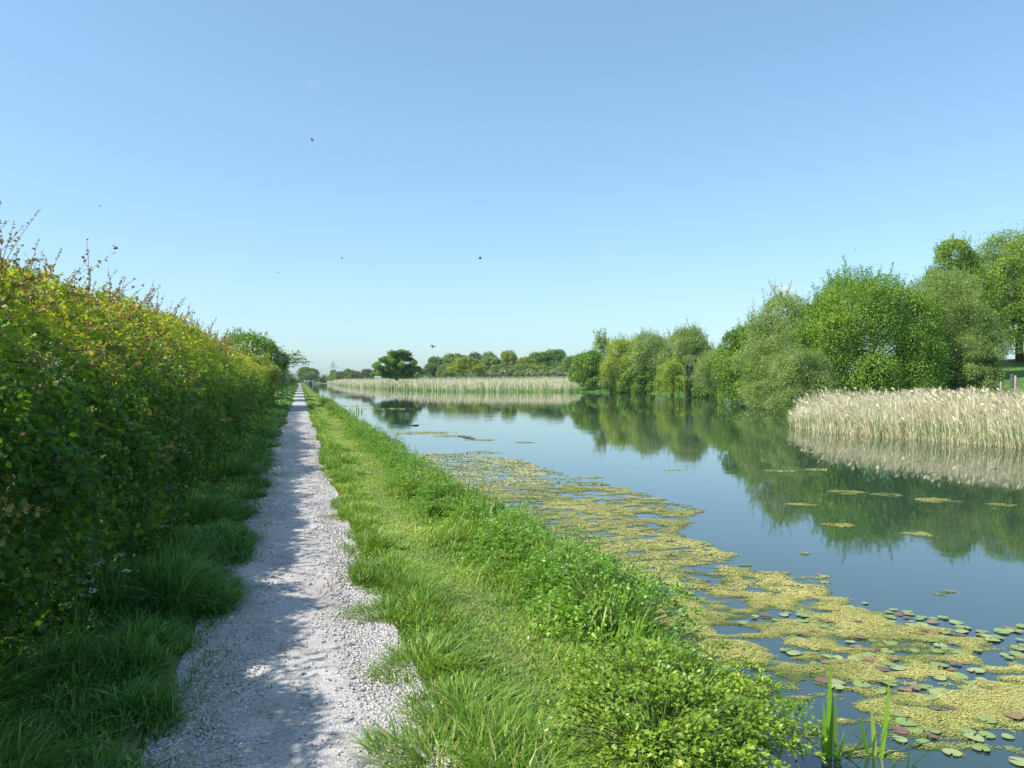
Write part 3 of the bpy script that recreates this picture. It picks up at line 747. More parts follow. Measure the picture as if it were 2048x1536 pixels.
# distant trees: a few crowns, copied, with the leaf colour of each on the object slot
protos = []
for k, (m, rr, sub, cf, zc, nn, core) in enumerate([(36, .55, .28, .50, .03, 9500, .6), (30, .75, .30, .46, .01, 9500, .6), (26, .42, .30, .56, .12, 2900, .25), (44, .62, .24, .52, .03, 10000, .5)]):
    B = np.array(bush_blobs((rr, rr, 1 - cf), m, cf, sub, core=core)); B[:, 2] = np.maximum(B[:, 2], zc + B[:, 5] * .5)
    B[:, 2:6:3] *= 1 / (B[:, 2] + B[:, 5]).max()
    mc, mt = MB(), MB()
    leaves_on(mc, B, nn, .062, LEAF, .5, zc * .7)
    limbs(mt, B.tolist(), 1, .022, trunk_h=.3, frac=.7)
    protos.append((mc.build('crown', M['dull']), mt.build('trunk', M['bark']), rr))
first = [True] * 4
def far_tree(px, top, base, hw, d, k, mat, label, name='broadleaf_tree', group='trees beyond the reed bed', cat='tree', blossom=0):
    P0 = PD(px, base, d); H = (base - top) / F * d; sw = hw / F * d / protos[k][2] * 1.12
    t = thing(name, label, cat, P0, group); t.scale = (sw, sw, H); t.rotation_euler = (0, 0, rng.uniform(-.5, .5))
    for o in protos[k][:2]:
        c = o.copy(); COL.objects.link(c); c.parent = t
        if o.name.startswith('crown'):
            c.material_slots[0].link = 'OBJECT'; c.material_slots[0].material = M[mat]
    if blossom:
        B = [[0, 0, .5, .55, .55, .42]]; mbb = MB()
        p, N = crown_points(B, blossom, .9, .1)
        keep = fbm(p[:, 0] * 5, p[:, 2] * 5 + p[:, 1] * 4, int(rng.integers(99))) > .42
        p = p[keep]; n = len(p)
        scatter(mbb, *QUAD, p, rdir(n), rdir(n), .055 * rng.uniform(.6, 1.3, n), rng.random(n))
        mbb.build('blossom', M['blossom'], t)
    return t
FT = [
 (612, 733, 764, 22, 420, 1, 'oak', 'blue hazed round topped wood clump far down the towpath', 'distant trees by the canal bend'),
 (697, 737, 765, 15, 380, 1, 'oak', 'flat topped dark tree just right of the pylon', 'distant trees by the canal bend'),
 (668, 739, 766, 9, 390, 0, 'dull', 'small hazy tree directly beneath the pylon', 'distant trees by the canal bend'),
 (680, 742, 768, 20, 330, 1, 'dull', 'low pale green bushy tree in front of the flat topped dark tree', 'distant trees by the canal bend'),
 (714, 742, 765, 14, 260, 0, 'pale', 'thin pale shrubby tree left of the spreading oak at the reed bed', None),
 (736, 737, 762, 16, 250, 2, 'pale', 'sparse grey twiggy tree just left of the spreading oak', None),
 (870, 712, 760, 17, 270, 0, 'oak', 'dark round headed tree standing clear right of the oak', None),
 (911, 706, 757, 30, 290, 3, 'dull', 'broad dull green tree behind the yellow green one', None),
 (932, 713, 756, 34, 215, 1, 'yellowoak', 'domed yellow green tree just behind the reed bed', None),
 (952, 703, 756, 20, 300, 2, 'pale', 'thin leaved pale tree with sky showing through its crown', None),
 (979, 702, 756, 18, 290, 2, 'dull', 'narrow half bare tree beside the wind bent one', None),
 (985, 712, 757, 22, 260, 0, 'dull', 'leafy dull green tree in front of the half bare one', None),
 (1017, 700, 756, 19, 280, 0, 'yellowoak', 'upright wind bent yellow green tree standing proud of its row', None),
 (1050, 713, 757, 24, 275, 1, 'yellowoak', 'low olive tree between the wind bent one and the big dark one', None),
 (1080, 703, 756, 26, 285, 3, 'oak', 'large dark tree left half of a dark pair above the blossom', None),
 (1113, 698, 756, 28, 285, 3, 'oak', 'tallest dark tree of the far row above the white blossom', None),
 (1142, 711, 757, 26, 240, 1, 'dull', 'rounded mid green tree at the right end of the far row', None),
 (1170, 707, 757, 26, 250, 3, 'dull', 'green tree half hidden behind the dark waterside alder', None),
 (868, 726, 760, 24, 235, 2, 'pale', 'bare brownish shrub tree right beside the oak', None),
 (892, 727, 760, 20, 230, 1, 'dull', 'low green tree between the brownish shrub tree and the domed one', None),
 (1000, 728, 757, 26, 245, 1, 'dull', 'low green bush above the hawthorns below the wind bent tree', None),
 (1045, 728, 757, 28, 245, 1, 'dull', 'low olive bush above the middle hawthorns', None),
 (1085, 730, 757, 24, 245, 1, 'yellowoak', 'low yellowish bush above the whitest hawthorns', None),
]
for px, top, base, hw, d, k, mat, lab, gr in FT:
    far_tree(px, top, base, hw, d, k, mat, lab, group=gr or 'trees beyond the reed bed')
HW = [(818, 745, 760, 13, 200, 'white blossomed hawthorn under the right limbs of the oak'),
      (848, 748, 760, 10, 200, 'small blossomed hawthorn just right of the oak'),
      (962, 741, 757, 13, 222, 'greyish white hawthorn beside the domed yellow green tree'),
      (984, 742, 757, 11, 224, 'greyish hawthorn right of the domed tree'),
      (1008, 736, 756, 12, 220, 'tall white hawthorn at the left end of the field hedge'),
      (1036, 741, 756, 10, 222, 'small white hawthorn in the middle of the field hedge'),
      (1062, 740, 756, 12, 222, 'pinkish white hawthorn between the small one and the whitest ones'),
      (1086, 738, 756, 12, 220, 'brightest white hawthorn left of a pair on the field hedge'),
      (1110, 738, 756, 13, 220, 'brightest white hawthorn right of a pair on the field hedge'),
      (1131, 743, 756, 9, 222, 'dim white hawthorn at the right end of the field hedge')]
for px, top, base, hw, d, lab in HW:
    far_tree(px, top, base, hw, d, 1, 'dull', lab, 'hawthorn_bush', 'blossoming hawthorns along the field', 'bush', blossom=520)
for o in protos:
    for ob in o[:2]: bpy.data.objects.remove(ob)

# hedge trees beyond the clipped hedge
def hawthorn(name, label, x, y, H, rx, ry, mat, m, n, leaf, blossom, shoots=0, branch=False, cf=.52, group=None):
    t = thing(name, label, 'bush' if H < 3.2 else 'tree', (x, y, 0), group)
    B = np.array(bush_blobs((rx, ry, H * (1 - cf)), m, H * cf, .30)); B[:, 2] = np.maximum(B[:, 2], B[:, 5] * .6)
    s = H / (B[:, 2] + B[:, 5]).max(); B[:, 2] *= s; B[:, 5] *= s
    mc, mt = MB(), MB()
    leaves_on(mc, B, n, leaf, LOBE if leaf < .1 else LEAF, .55, .05, .3, .55)
    if shoots: shoots_on(mc, mc, B, shoots, .25, .8, leaf, LEAF)
    if branch:
        for k in range(3):
            p0 = np.array([rx * .5, 0, H * .62 - k * .25]); e = np.array([rx * 1.25 + .25 * k, rng.normal(0, .5), H * .72 - k * .22])
            mid = (p0 + e) / 2 + [0, 0, .22]
            tube(mt, np.stack([p0, mid, e]), [.04, .025, .01], 4)
            nb = 260; f = rng.random(nb)[:, None]; pp = (1 - f) ** 2 * p0 + 2 * f * (1 - f) * mid + f ** 2 * e + rng.normal(0, .10, (nb, 3))
            scatter(mc, *LEAF, pp, rdir(nb), rdir(nb) + np.array([0, 0, .7]), leaf * rng.uniform(.7, 1.2, nb), rng.random(nb))
    limbs(mt, B.tolist(), H, .07, trunk_h=H * .3, frac=.7)
    mt.build('trunk', M['bark'], t); mc.build('crown', M[mat], t)
    if blossom:
        p, N = crown_points(B, blossom, .93, .3)
        k = (fbm(p[:, 0] * 1.6 + 9, p[:, 2] * 1.6 + p[:, 1], 81) > .46) & (N[:, 2] > -.2); p = p[k]; N = N[k]
        mbb = MB(); 
        for r in range(4):
            n_ = len(p); scatter(mbb, *QUAD, p + N * leaf * .35 + rng.normal(0, leaf * .55, (n_, 3)), rdir(n_), norm(N + rdir(n_) * .8), leaf * .45 * rng.uniform(.6, 1.3, n_), rng.random(n_))
        mbb.build('blossom', M['blossom'], t)
hawthorn('hawthorn_tree', 'big hawthorn in white blossom rising above the end of the clipped hedge', -3.0, 47, 4.3, 2.4, 3.6, 'alder', 55, 46000, .115, 3200, 40, True)
hawthorn('rounded_bush', 'rounded yellow green bush at the hedge end below the blossoming hawthorn', -2.1, 43, 3.0, 1.0, 3.2, 'yellowoak', 34, 26000, .10, 160, 10)
far_h = [(62, 3.4, 1.5, 4.5, 'alder', 500, 'blossom dotted hawthorn next beyond the rounded bush by the towpath'), (76, 3.8, 1.7, 4, 'alder', 600, 'leaning hawthorn whose shadow bars the distant towpath'),
         (92, 3.0, 1.5, 6, 'dull', 700, 'pale hedge bush past the leaning hawthorn'), (115, 3.2, 1.5, 8, 'alder', 900, 'long low hawthorn hedge section halfway down the far towpath'),
         (145, 3.0, 1.6, 11, 'dull', 900, 'third farthest hedge section along the towpath'), (190, 3.2, 1.8, 16, 'alder', 900, 'second farthest hedge section along the towpath'), (250, 3.4, 2.0, 24, 'dull', 900, 'farthest hedge section along the towpath')]
for y, H, rx, ry, mat, bl, lab in far_h:
    hawthorn('hedge_bush', lab, -1.9 - rx * .5 + .2, y, H, rx, ry, mat, 30, 12000, .0022 * y + .03, bl, 12 if y < 100 else 0, False, group='hedge bushes along the far towpath')
def reed_hedge():
    p0 = PD(1000, 757, 262); t = thing('field_hedge', 'dark low hedge line running along the foot of the far trees behind the reed bed', 'hedge', p0)
    mc = MB(); B = []
    for k in range(120):
        q = PD(rng.uniform(845, 1200), 757, 262 + rng.normal(0, 3)) - p0
        B.append([q[0], q[1], rng.uniform(.2, 1.7), rng.uniform(1.2, 2.6), 1.6, rng.uniform(.9, 1.6)])
    leaves_on(mc, B, 16000, .5, LEAF, .6, -1)
    mc.build('foliage', M['dull'], t)
reed_hedge()
def far_hedge():
    t = thing('field_hedge', 'long low hawthorn hedge with pale blossom crossing behind the canal bend', 'hedge', (6, 446, .2))
    mc, mbb = MB(), MB(); B = []
    for k in range(90):
        B.append([rng.uniform(-26, 34), rng.normal(0, .8), rng.uniform(1.2, 3.0), rng.uniform(1.2, 2.4), 1.5, rng.uniform(1.0, 1.8)])
    leaves_on(mc, B, 16000, .8, LEAF, .6, .1)
    p, N = crown_points(B, 2600, .95, 2.4); n = len(p)
    scatter(mbb, *QUAD, p, rdir(n), rdir(n), .6 * rng.uniform(.5, 1.2, n), rng.random(n))
    mc.build('foliage', M['alder'], t); mbb.build('blossom', M['blossom'], t)
far_hedge()

# ------------------------------------------------------------------ reeds
def reed_bed(pts, hmin, hmax, wst, seedv, plume=1.0, green=.35, lean=-.16):
    mb = MB(); n = len(pts)
    z = np.maximum(height(pts[:, 0], pts[:, 1]), WZ - .25)
    camx = np.array([cT, -sT])        # stems lean along one wind direction
    h = rng.uniform(hmin, hmax, n) * (.8 + .4 * fbm(pts[:, 0] * .5, pts[:, 1] * .5, seedv)) * (REED_TAPER(pts) if seedv == 71 else 1)
    ld = math.atan2(camx[1], camx[0]) + np.pi * (lean < 0) + rng.normal(0, .5, n)
    gr = rng.random(n) < green
    hh = np.where(gr, h * rng.uniform(.35, .75, n), h)
    v = np.where(gr, rng.uniform(.72, 1, n), rng.uniform(0, .5, n))
    hidden = z < WZ
    blades(mb, pts[:, 0], pts[:, 1], z, hh + np.where(hidden, WZ - z, 0), wst * np.where(gr, 1.5, 1), v, ld, np.abs(rng.normal(abs(lean), .09, n)), 1.0)
    # dry leaves hanging off the stems
    for r in range(2):
        k = ~gr & (rng.random(n) < .7); m = k.sum(); f = rng.uniform(.25, .8, m)
        q = pts[k] + np.stack([np.cos(ld[k]), np.sin(ld[k])], -1) * (abs(lean) * h[k] * f ** 1.8)[:, None]
        blades(mb, q[:, 0], q[:, 1], z[k] + h[k] * f, rng.uniform(.25, .5, m), wst * 1.4, rng.uniform(.1, .5, m), ld[k] + rng.normal(0, .8, m), np.abs(rng.normal(.7, .3, m)), .8)
    # feathery heads
    k = ~gr & (rng.random(n) < .55 * plume); m = k.sum()
    ln = abs(lean)
    tip = np.stack([pts[k, 0] + np.cos(ld[k]) * ln * h[k], pts[k, 1] + np.sin(ld[k]) * ln * h[k], z[k] + h[k] * (1 - .38 * ln) - .02], -1)
    for r in range(3):
        ax = np.stack([np.cos(ld[k]) * .6 + rng.normal(0, .2, m), np.sin(ld[k]) * .6 + rng.normal(0, .2, m), rng.normal(.7, .25, m)], -1)
        scatter(mb, *NARROW, tip - [0, 0, .05], ax, rdir(m), rng.uniform(.10, .20, m), np.where(rng.random(m) < .25, rng.uniform(.53, .66, m), rng.uniform(.2, .48, m)))
    return mb

def inside(poly, n, seed=0):
    poly = np.array(poly); lo, hi = poly.min(0), poly.max(0); out = []
    got = 0
    while got < n:
        p = rng.uniform(lo, hi, (n * 2, 2)); c = np.zeros(len(p), bool)
        for i in range(len(poly)):
            a, b = poly[i], poly[(i + 1) % len(poly)]
            c ^= ((a[1] > p[:, 1]) != (b[1] > p[:, 1])) & (p[:, 0] < (b[0] - a[0]) * (p[:, 1] - a[1]) / (b[1] - a[1] + 1e-12) + a[0])
        out.append(p[c]); got += c.sum()
    return np.concatenate(out)[:n]
front = [gxy(x, y) for x, y in [(1580, 853), (1640, 864), (1750, 874), (1900, 886), (2048, 899), (2200, 912)]]
back = [gxy(x, y) for x, y in [(2260, 868), (2048, 852), (1900, 846), (1750, 838), (1660, 834), (1600, 836)]]
nearp = inside(front + back, 17000)
_pe = gxy(1590, 846); _k = np.hypot(nearp[:, 0] - _pe[0], nearp[:, 1] - _pe[1])
REED_TAPER = lambda p: .30 + .70 * sstep(0, 6, np.hypot(p[:, 0] - _pe[0], p[:, 1] - _pe[1]))
kind(reed_bed(nearp, .70, 1.27, .012, 71, .25, .42, -.24).build('near_reed_bed', M['reed']), 'stuff', 'tall bed of dry beige reeds with green young shoots on the right hand shore', 'reeds')
# rusty stubble skirt at the near reed waterline
mb = MB()
sk = inside(front + [gxy(x, y - 4) for x, y in [(2200, 910), (2048, 897), (1900, 884), (1750, 872), (1640, 862), (1580, 851)]], 3500)
blades(mb, sk[:, 0], sk[:, 1], np.full(len(sk), WZ - .02), rng.uniform(.15, .5, len(sk)), np.full(len(sk), .014), rng.uniform(0, .3, len(sk)))
ff = [gxy(x, y) for x, y in [(655, 768.6), (672, 770.5), (700, 774), (745, 778), (820, 781.5), (900, 784), (1030, 784.5), (1150, 784.5)]]
fb = [gxy(x, y) for x, y in [(1165, 777.5), (1030, 777), (900, 776), (820, 774.5), (745, 772.5), (700, 770), (672, 768.4), (655, 767.6)]]
farp = inside(ff + fb, 15000)
kind(reed_bed(farp, 1.5, 2.25, .055, 72, .5, .36, -.15).build('far_reed_bed', M['reed']), 'stuff', 'long pale bed of dry reeds across the far side of the canal', 'reeds')
kind(mb.build('reed_stubble', M['reed']), 'stuff', 'short rusty dead stems at the waterline of the right hand reeds', 'reeds')

# ------------------------------------------------------------------ bank plants
def dropwort(n_leaf, r, h, mat, leafsize=.0185, name='water_dropwort', tall=0):
    """ferny leaved waterside plant: stems fan out of one root, each ends in divided leaves"""
    mf, ms = MB(), MB(); k_off = rng.uniform(0, 90)
    for k in range(int(n_leaf * 1.45)):
        a = rng.uniform(0, 6.3); rr = r * math.sqrt(rng.random()); hh = h * rng.uniform(.35, 1.1) * (1 - .45 * (rr / r) ** 2) * (.55 + .9 * vnoise(np.array([math.cos(a) * rr * 7 + k_off]), np.array([math.sin(a) * rr * 7]), 77)[0])
        e = np.array([math.cos(a) * rr, math.sin(a) * rr, hh]); b = e * np.array([.25, .25, 0])
        mid = b * .5 + e * .5 + np.array([0, 0, hh * .18])
        tube(ms, np.stack([b, mid, e]), [.0035, .003, .0018], 3)
        dr = norm(np.array([math.cos(a + rng.normal(0, .6)), math.sin(a + rng.normal(0, .6)), rng.normal(.15, .35)]))
        sd = norm(np.cross(dr, [0, 0, 1]) + 1e-6); L_ = rng.uniform(.09, .17)
        m = 21; f = np.linspace(0, 1, m)
        s = np.where(np.arange(m) % 2, 1, -1)[:, None]
        p = e + dr * (L_ * f)[:, None] + sd * s * ((1 - f) * L_ * .30 * rng.uniform(.3, 1, m))[:, None] + np.array([0, 0, -.3]) * (L_ * f ** 2)[:, None] + rng.normal(0, .006, (m, 3))
        ax = dr * .7 + sd * s * (1 - f)[:, None] + rng.normal(0, .3, (m, 3))
        nn = norm(np.array([0, 0, 1.]) + rng.normal(0, .45, (m, 3)))
        scatter(mf, *LOBE, p, ax, nn, leafsize * rng.uniform(.8, 1.6, m), np.clip(rng.normal(.5, .2, m) + (rng.random(m) < .03) * .5, 0, 1))
    for k in range(tall):    # a few taller flowering stems with side leaves
        a = rng.uniform(0, 6.3); e = np.array([math.cos(a) * r * .8, math.sin(a) * r * .8, h * rng.uniform(1.2, 1.6)]); b = e * [.3, .3, 0]
        tube(ms, np.stack([b, (b + e) / 2 + [0, 0, .04], e]), [.005, .004, .002], 4)
        m = 26; f = rng.uniform(.3, 1, m)[:, None]
        scatter(mf, *LOBE, b + (e - b) * f + rng.normal(0, .03, (m, 3)), rdir(m), norm(rdir(m) + [0, 0, .8]), leafsize * rng.uniform(.7, 1.4, m), np.clip(rng.normal(.7, .2, m), 0, 1))
    return ms, mf, mat
protoP = []
for k, (nl, r, h, mat, tall) in enumerate([(85, .27, .30, 'drop', 2), (100, .30, .34, 'drop', 3), (75, .24, .26, 'dropyellow', 1), (120, .40, .32, 'drop', 6), (140, .44, .22, 'dropyellow', 5)]):
    ms, mf, mat = dropwort(nl, r, h, mat, tall=tall)
    t = thing('water_dropwort', 'x', 'plant')
    ms.build('stems', M['stem'], t); mf.build('foliage', M[mat], t)
    protoP.append(t)
def plant(k, x, y, s, label, group):
    z = float(height(np.array([x]), np.array([y]))[0])
    copy_tree(protoP[k], (x, y, max(z, WZ) - .01), s, rng.uniform(0, 6.3), label, group)
def gp(px, py, z): p = G(px, py, z); return p[0], p[1]
named = [(3, 1225, 1310, -.12, 1.15, 'dark leafy bush of water dropwort jutting furthest over the algae'),
         (3, 1190, 1250, -.15, 1.05, 'ferny dropwort with tall sprigs just behind the jutting bush'),
         (4, 1360, 1455, -.12, 1.05, 'bright yellow green dropwort mound beside the upright iris blades'),
         (4, 1320, 1530, -.06, 1.0, 'yellow green dropwort mound at the near bottom edge of the bank'),
         (2, 1250, 1440, -.05, 1.0, 'small pale dropwort clump set back in the grass'),
         (4, 1440, 1530, -.2, .9, 'low dropwort sprawling onto the algae by the iris'),
         (1, 1110, 1150, -.1, 1.15, 'rounded green dropwort clump where the wide algae mat begins'),
         (0, 1060, 1120, -.03, 1.0, 'fresh green clump of dropwort close to the trodden grass'),
         (1, 1000, 1045, -.12, 1.1, 'green dropwort clump leaning out at the bend of the bank')]
PG = 'water dropwort clumps on the canal bank'
for k, px, py, z, s, lab in named:
    x, y = gp(px, py, z); plant(k, x, y, s, lab, PG)
yy = 5.2
cnt = 0
while yy < 60:
    for rep in range(2):
        x = 1.86 + .2 * math.exp(-((yy - 5.5) / 3) ** 2) + rng.normal(0, .15); k = int(rng.choice([0, 1, 1, 3, 2]))
        plant(k, x, yy + rng.uniform(-.2, .2), rng.uniform(.7, 1.15) * (1 + yy / 200), 'leafy green water dropwort clump in the unbroken row along the canal bank', PG)
        cnt += 1
    yy += .27 + yy * .024
for t in protoP:
    for ch in list(t.children): bpy.data.objects.remove(ch)
    bpy.data.objects.remove(t)
# undergrowth between the clumps + sword leaves at the waterline
mb = MB(); n = 8000
y = 3.6 + 60 * rng.random(n) ** 2; x = 2.0 + rng.normal(0, .15, n); k = (x > 1.6) & (x < 2.62) & (sdist(x, y) > -.12) & (y > 3.6); x, y = x[k], y[k]; n = len(x)
dd = 1 + y / 14
blades(mb, x, y, np.maximum(height(x, y), WZ - .05), rng.uniform(.14, .40, n), rng.uniform(.006, .012, n) * dd, np.clip(rng.normal(.45, .2, n), 0, .9), rng.normal(0, 1.0, n), np.abs(rng.normal(.4, .25, n)))
n = 700; y = 2.9 + 9 * rng.random(n); x = 1.75 + rng.normal(0, .25, n); k = sdist(x, y) > 0; x, y = x[k], y[k]; n = len(x)
blades(mb, x, y, height(x, y), rng.uniform(.16, .40, n), rng.uniform(.004, .008, n), np.clip(rng.normal(.6, .2, n), 0, .97), rng.normal(0, 1.6, n), np.abs(rng.normal(.55, .3, n)))
n = 500; y = 8 + 70 * rng.random(n) ** 1.6; x = 2.04 + rng.normal(0, .10, n)
blades(mb, x, y, np.maximum(height(x, y), WZ - .05), rng.uniform(.35, .7, n), rng.uniform(.012, .02, n) * (1 + y / 40), rng.uniform(.1, .6, n), rng.normal(0, 1.2, n), np.abs(rng.normal(.2, .15, n)))
kind(mb.build('waterside_grass', M['grass']), 'stuff', 'coarse grass and sword leaves fringing the near waterline', 'grass')

# iris clumps in the shallows at lower right
def strap(mb, b, e, bend, w, v, m=7):
    t = np.linspace(0, 1, m)[:, None]; b = np.array(b, float); e = np.array(e, float)
    p = b + (e - b) * t + np.array(bend) * (t * (1 - t) * 4 + 0) * .5
    side = norm(np.cross(e - b, np.array([sT, cT, 0]))) ; side = norm(side + np.array([sT, cT, 0]) * rng.normal(0, .5))
    wd = w * np.minimum(1, (1 - t) * 2.2 + .02) * .5
    nz = norm(np.cross(side, e - b)) * w * .12
    V = np.concatenate([p - side * wd, p + nz * (1 - t), p + side * wd], 1).reshape(-1, 3)
    i = np.arange(m - 1)[:, None] * 3
    f = np.concatenate([i + np.array([[0, 1, 4, 3]]), i + np.array([[1, 2, 5, 4]])])
    mb.add(V, [f], v)
def iris(label, root_px, blades_px, group='iris clumps in the shallow water'):
    bz = WZ - .05
    rx_, ry_ = gp(*root_px, WZ); t = thing('iris_plant', label, 'plant', (rx_, ry_, WZ), group)
    d0 = depth(rx_, ry_)
    for bx, by, ex, ey, w, bend in blades_px:
        b = G(bx, by, WZ) + [0, 0, -.05]; db = depth(b[0], b[1])
        e = PD(ex, ey, db + rng.normal(0, .05))
        mb = MB(); strap(mb, b - np.array([rx_, ry_, WZ]), e - np.array([rx_, ry_, WZ]), np.array([cT, -sT, 0]) * bend, w, rng.uniform(.3, 1))
        mb.build('leaf', M['iris'], t, True)
iris('central iris clump with the tallest upright blade in the shallows', (1660, 1515),
     [(1655, 1520, 1664, 1292, .022, 0), (1648, 1520, 1648, 1395, .022, .01), (1662, 1520, 1668, 1370, .020, 0), (1672, 1520, 1672, 1385, .02, 0), (1650, 1518, 1640, 1425, .018, 0), (1668, 1520, 1725, 1440, .015, -.05), (1665, 1518, 1740, 1440, .014, .1), (1676, 1522, 1690, 1460, .016, 0)])
iris('right hand iris clump with three long blades spreading upward', (1755, 1515),
     [(1760, 1518, 1780, 1345, .022, .02), (1752, 1515, 1742, 1405, .022, .01), (1745, 1512, 1722, 1422, .02, -.02), (1758, 1515, 1795, 1415, .014, -.03), (1740, 1505, 1700, 1462, .013, .06)])
iris('left hand iris clump with one thin leaning blade', (1590, 1450),
     [(1575, 1448, 1550, 1330, .016, .01), (1580, 1455, 1590, 1400, .016, 0), (1590, 1470, 1612, 1400, .017, -.01), (1585, 1495, 1608, 1415, .015, -.02), (1610, 1450, 1632, 1440, .014, .05), (1576, 1450, 1556, 1372, .008, 0)])
iris('short iris tuft nearest the bottom right beside the open water', (1815, 1540),
     [(1812, 1545, 1824, 1484, .03, 0), (1800, 1530, 1770, 1500, .014, .03), (1820, 1540, 1900, 1488, .010, -.12)])
iris('distant tuft of sword leaves standing in the water by the bank', (705, 826),
     [(700 + i * 3.2, 824, 698 + i * 3.6 + rng.normal(0, 2), 806 + abs(i - 4) * 2.5 + rng.normal(0, 2), .05, 0) for i in range(9)])

# big tussocks on the path edge
def tussock(px, py, r, h, label):
    x, y = gp(px, py, 0); mb = MB(); n = 1100
    a = rng.uniform(0, 6.3, n); rr = r * np.sqrt(rng.random(n)) * .75 * (1 + .3 * np.sin(a * 3 + px))
    bx, by = np.cos(a) * rr, np.sin(a) * rr
    blades(mb, bx, by, height(x + bx, y + by) - .01, h * .55 * rng.uniform(.4, 1.2, n), rng.uniform(.004, .008, n), np.clip(rng.normal(.60, .22, n), 0, .97), a + rng.normal(0, .5, n), np.abs(rng.normal(.85, .35, n)))
    o = mb.build('grass_tussock', M['grass']); o.location = (x, y, 0); tag(o, label, 'tussock', 'grass tussocks on the towpath edge')
for a in [(790, 1225, .34, .26, 'shaggy grass tussock spilling onto the gravel where the path pinches'), (845, 1330, .32, .25, 'domed bright tussock just nearer than the pinching one'),
          (925, 1440, .34, .28, 'tussock with long bent blades beside the widest gravel'), (730, 1100, .3, .2, 'tussock beside the bay of pale gravel'),
          (880, 1520, .34, .3, 'nearest tussock at the foot of the view'), (690, 1035, .3, .18, 'small tussock beyond the gravel bay')]:
    tussock(*a)

# cow parsley in the hedge shade
def parsley(px, py, label):
    x, y = gp(px, py, .36); t = thing('cow_parsley', label, 'plant', (x, y, 0), 'cow parsley under the hedge')
    ms = MB(); heads = []
    for k in range(rng.integers(3, 6)):
        e = np.array([rng.normal(0, .10), rng.normal(0, .10), rng.uniform(.28, .46)])
        tube(ms, np.stack([e * [.1, .1, 0], e * [.5, .5, .55], e]), [.004, .003, .002], 3); heads.append(e)
    ms.build('stems', M['stem'], t)
    for e in heads:
        mh = MB(); n = 40; c = rng.normal(0, 1, (9, 2)) * .026
        i = rng.integers(0, 9, n); p = np.concatenate([c[i] + rng.normal(0, .006, (n, 2)), rng.normal(0, .004, (n, 1))], 1) + e
        scatter(mh, *QUAD, p, rdir(n), norm(rdir(n) * .5 + [0, 0, 1]), .0062 * rng.uniform(.7, 1.3, n), rng.random(n))
        mh.build('blossom', M['blossom'], t)
for px, py, lab in [(285, 972, 'cow parsley with the highest white flowers deep in the hedge shade'), (328, 985, 'cow parsley just right of the highest one'), (262, 1002, 'cow parsley left of a pair in the hedge shade'),
                    (290, 1048, 'cow parsley standing alone below the pair'), (165, 1140, 'cow parsley with a bright spray low beside the hedge'), (214, 1145, 'cow parsley right of the low bright spray'),
                    (148, 1190, 'lowest cow parsley nearest the viewer'), (492, 835, 'cow parsley far along the hedge foot'), (478, 850, 'cow parsley second farthest along the hedge foot')]:
    parsley(px, py, lab)

# ------------------------------------------------------------------ algae and lily pads
Z1 = np.array([gxy(x, y) for x, y in [(1560, 1600), (2300, 1600), (2300, 1260), (2048, 1238), (1975, 1250), (1885, 1238), (1795, 1208), (1745, 1195), (1800, 1163), (1690, 1140), (1570, 1132), (1510, 1098), (1420, 1068),
                (1455, 1022), (1330, 985), (1240, 962), (1130, 938), (1050, 915), (940, 904), (800, 902)]] + [[1.9, 28.], [1.9, 1.0]])
BLOB = [(1890, 1187, .30), (1600, 1008, .5), (1690, 985, .55), (1775, 990, .45), (1880, 1002, .6), (1680, 1050, .4), (1825, 1068, .4), (1560, 942, .7), (1625, 940, .5), (1610, 1108, .12), (850, 866, 1.9), (905, 872, 1.3), (960, 905, 1.0), (770, 818, 3.2), (700, 812, 3.4), (1180, 955, .5), (1350, 940, .4), (1640, 905, .5), (2010, 1010, .4), (960, 880, .9), (1050, 885, .6), (640, 795, 3), (1520, 1160, .5)]
BL = np.array([[*gxy(x, y), r] for x, y, r in BLOB])
def polysd(poly, x, y):
    best = np.full(x.shape, 1e9); ins = np.zeros(x.shape, bool)
    for i in range(len(poly)):
        a = poly[i]; b = poly[(i + 1) % len(poly)]; e = b - a
        t = np.clip(((x - a[0]) * e[0] + (y - a[1]) * e[1]) / (e @ e + 1e-9), 0, 1)
        best = np.minimum(best, np.hypot(x - a[0] - t * e[0], y - a[1] - t * e[1]))
        ins ^= ((a[1] > y) != (b[1] > y)) & (x < (b[0] - a[0]) * (y - a[1]) / (b[1] - a[1] + 1e-12) + a[0])
    return np.where(ins, best, -best)
def algae_density(x, y):
    sd = polysd(Z1, x, y)
    d = sstep(-.25, .55, sd)
    # rotate so streaks run roughly across the canal, as the wind packs them
    a, b = x * cT - y * sT, x * sT + y * cT
    f = .27 * fbm(a * 1.5, b * 2.2, 91) + .48 * fbm(a * 3.6, b * 5.8, 92, 3) + .25 * vnoise(a * 9, b * 13, 94)
    open_ = fbm(a * .5, b * .75, 93)
    dens = d * 1.0 - sstep(.54, .72, open_) * .12
    for bx, by, r in BL:
        e = np.hypot((x - bx) * cT - (y - by) * sT, ((x - bx) * sT + (y - by) * cT) * 1.25)
        dens = np.maximum(dens, 1.0 * sstep(1.35, .3, e / r))
    return dens - (1 - f) * 1.02, f
mb = MB()
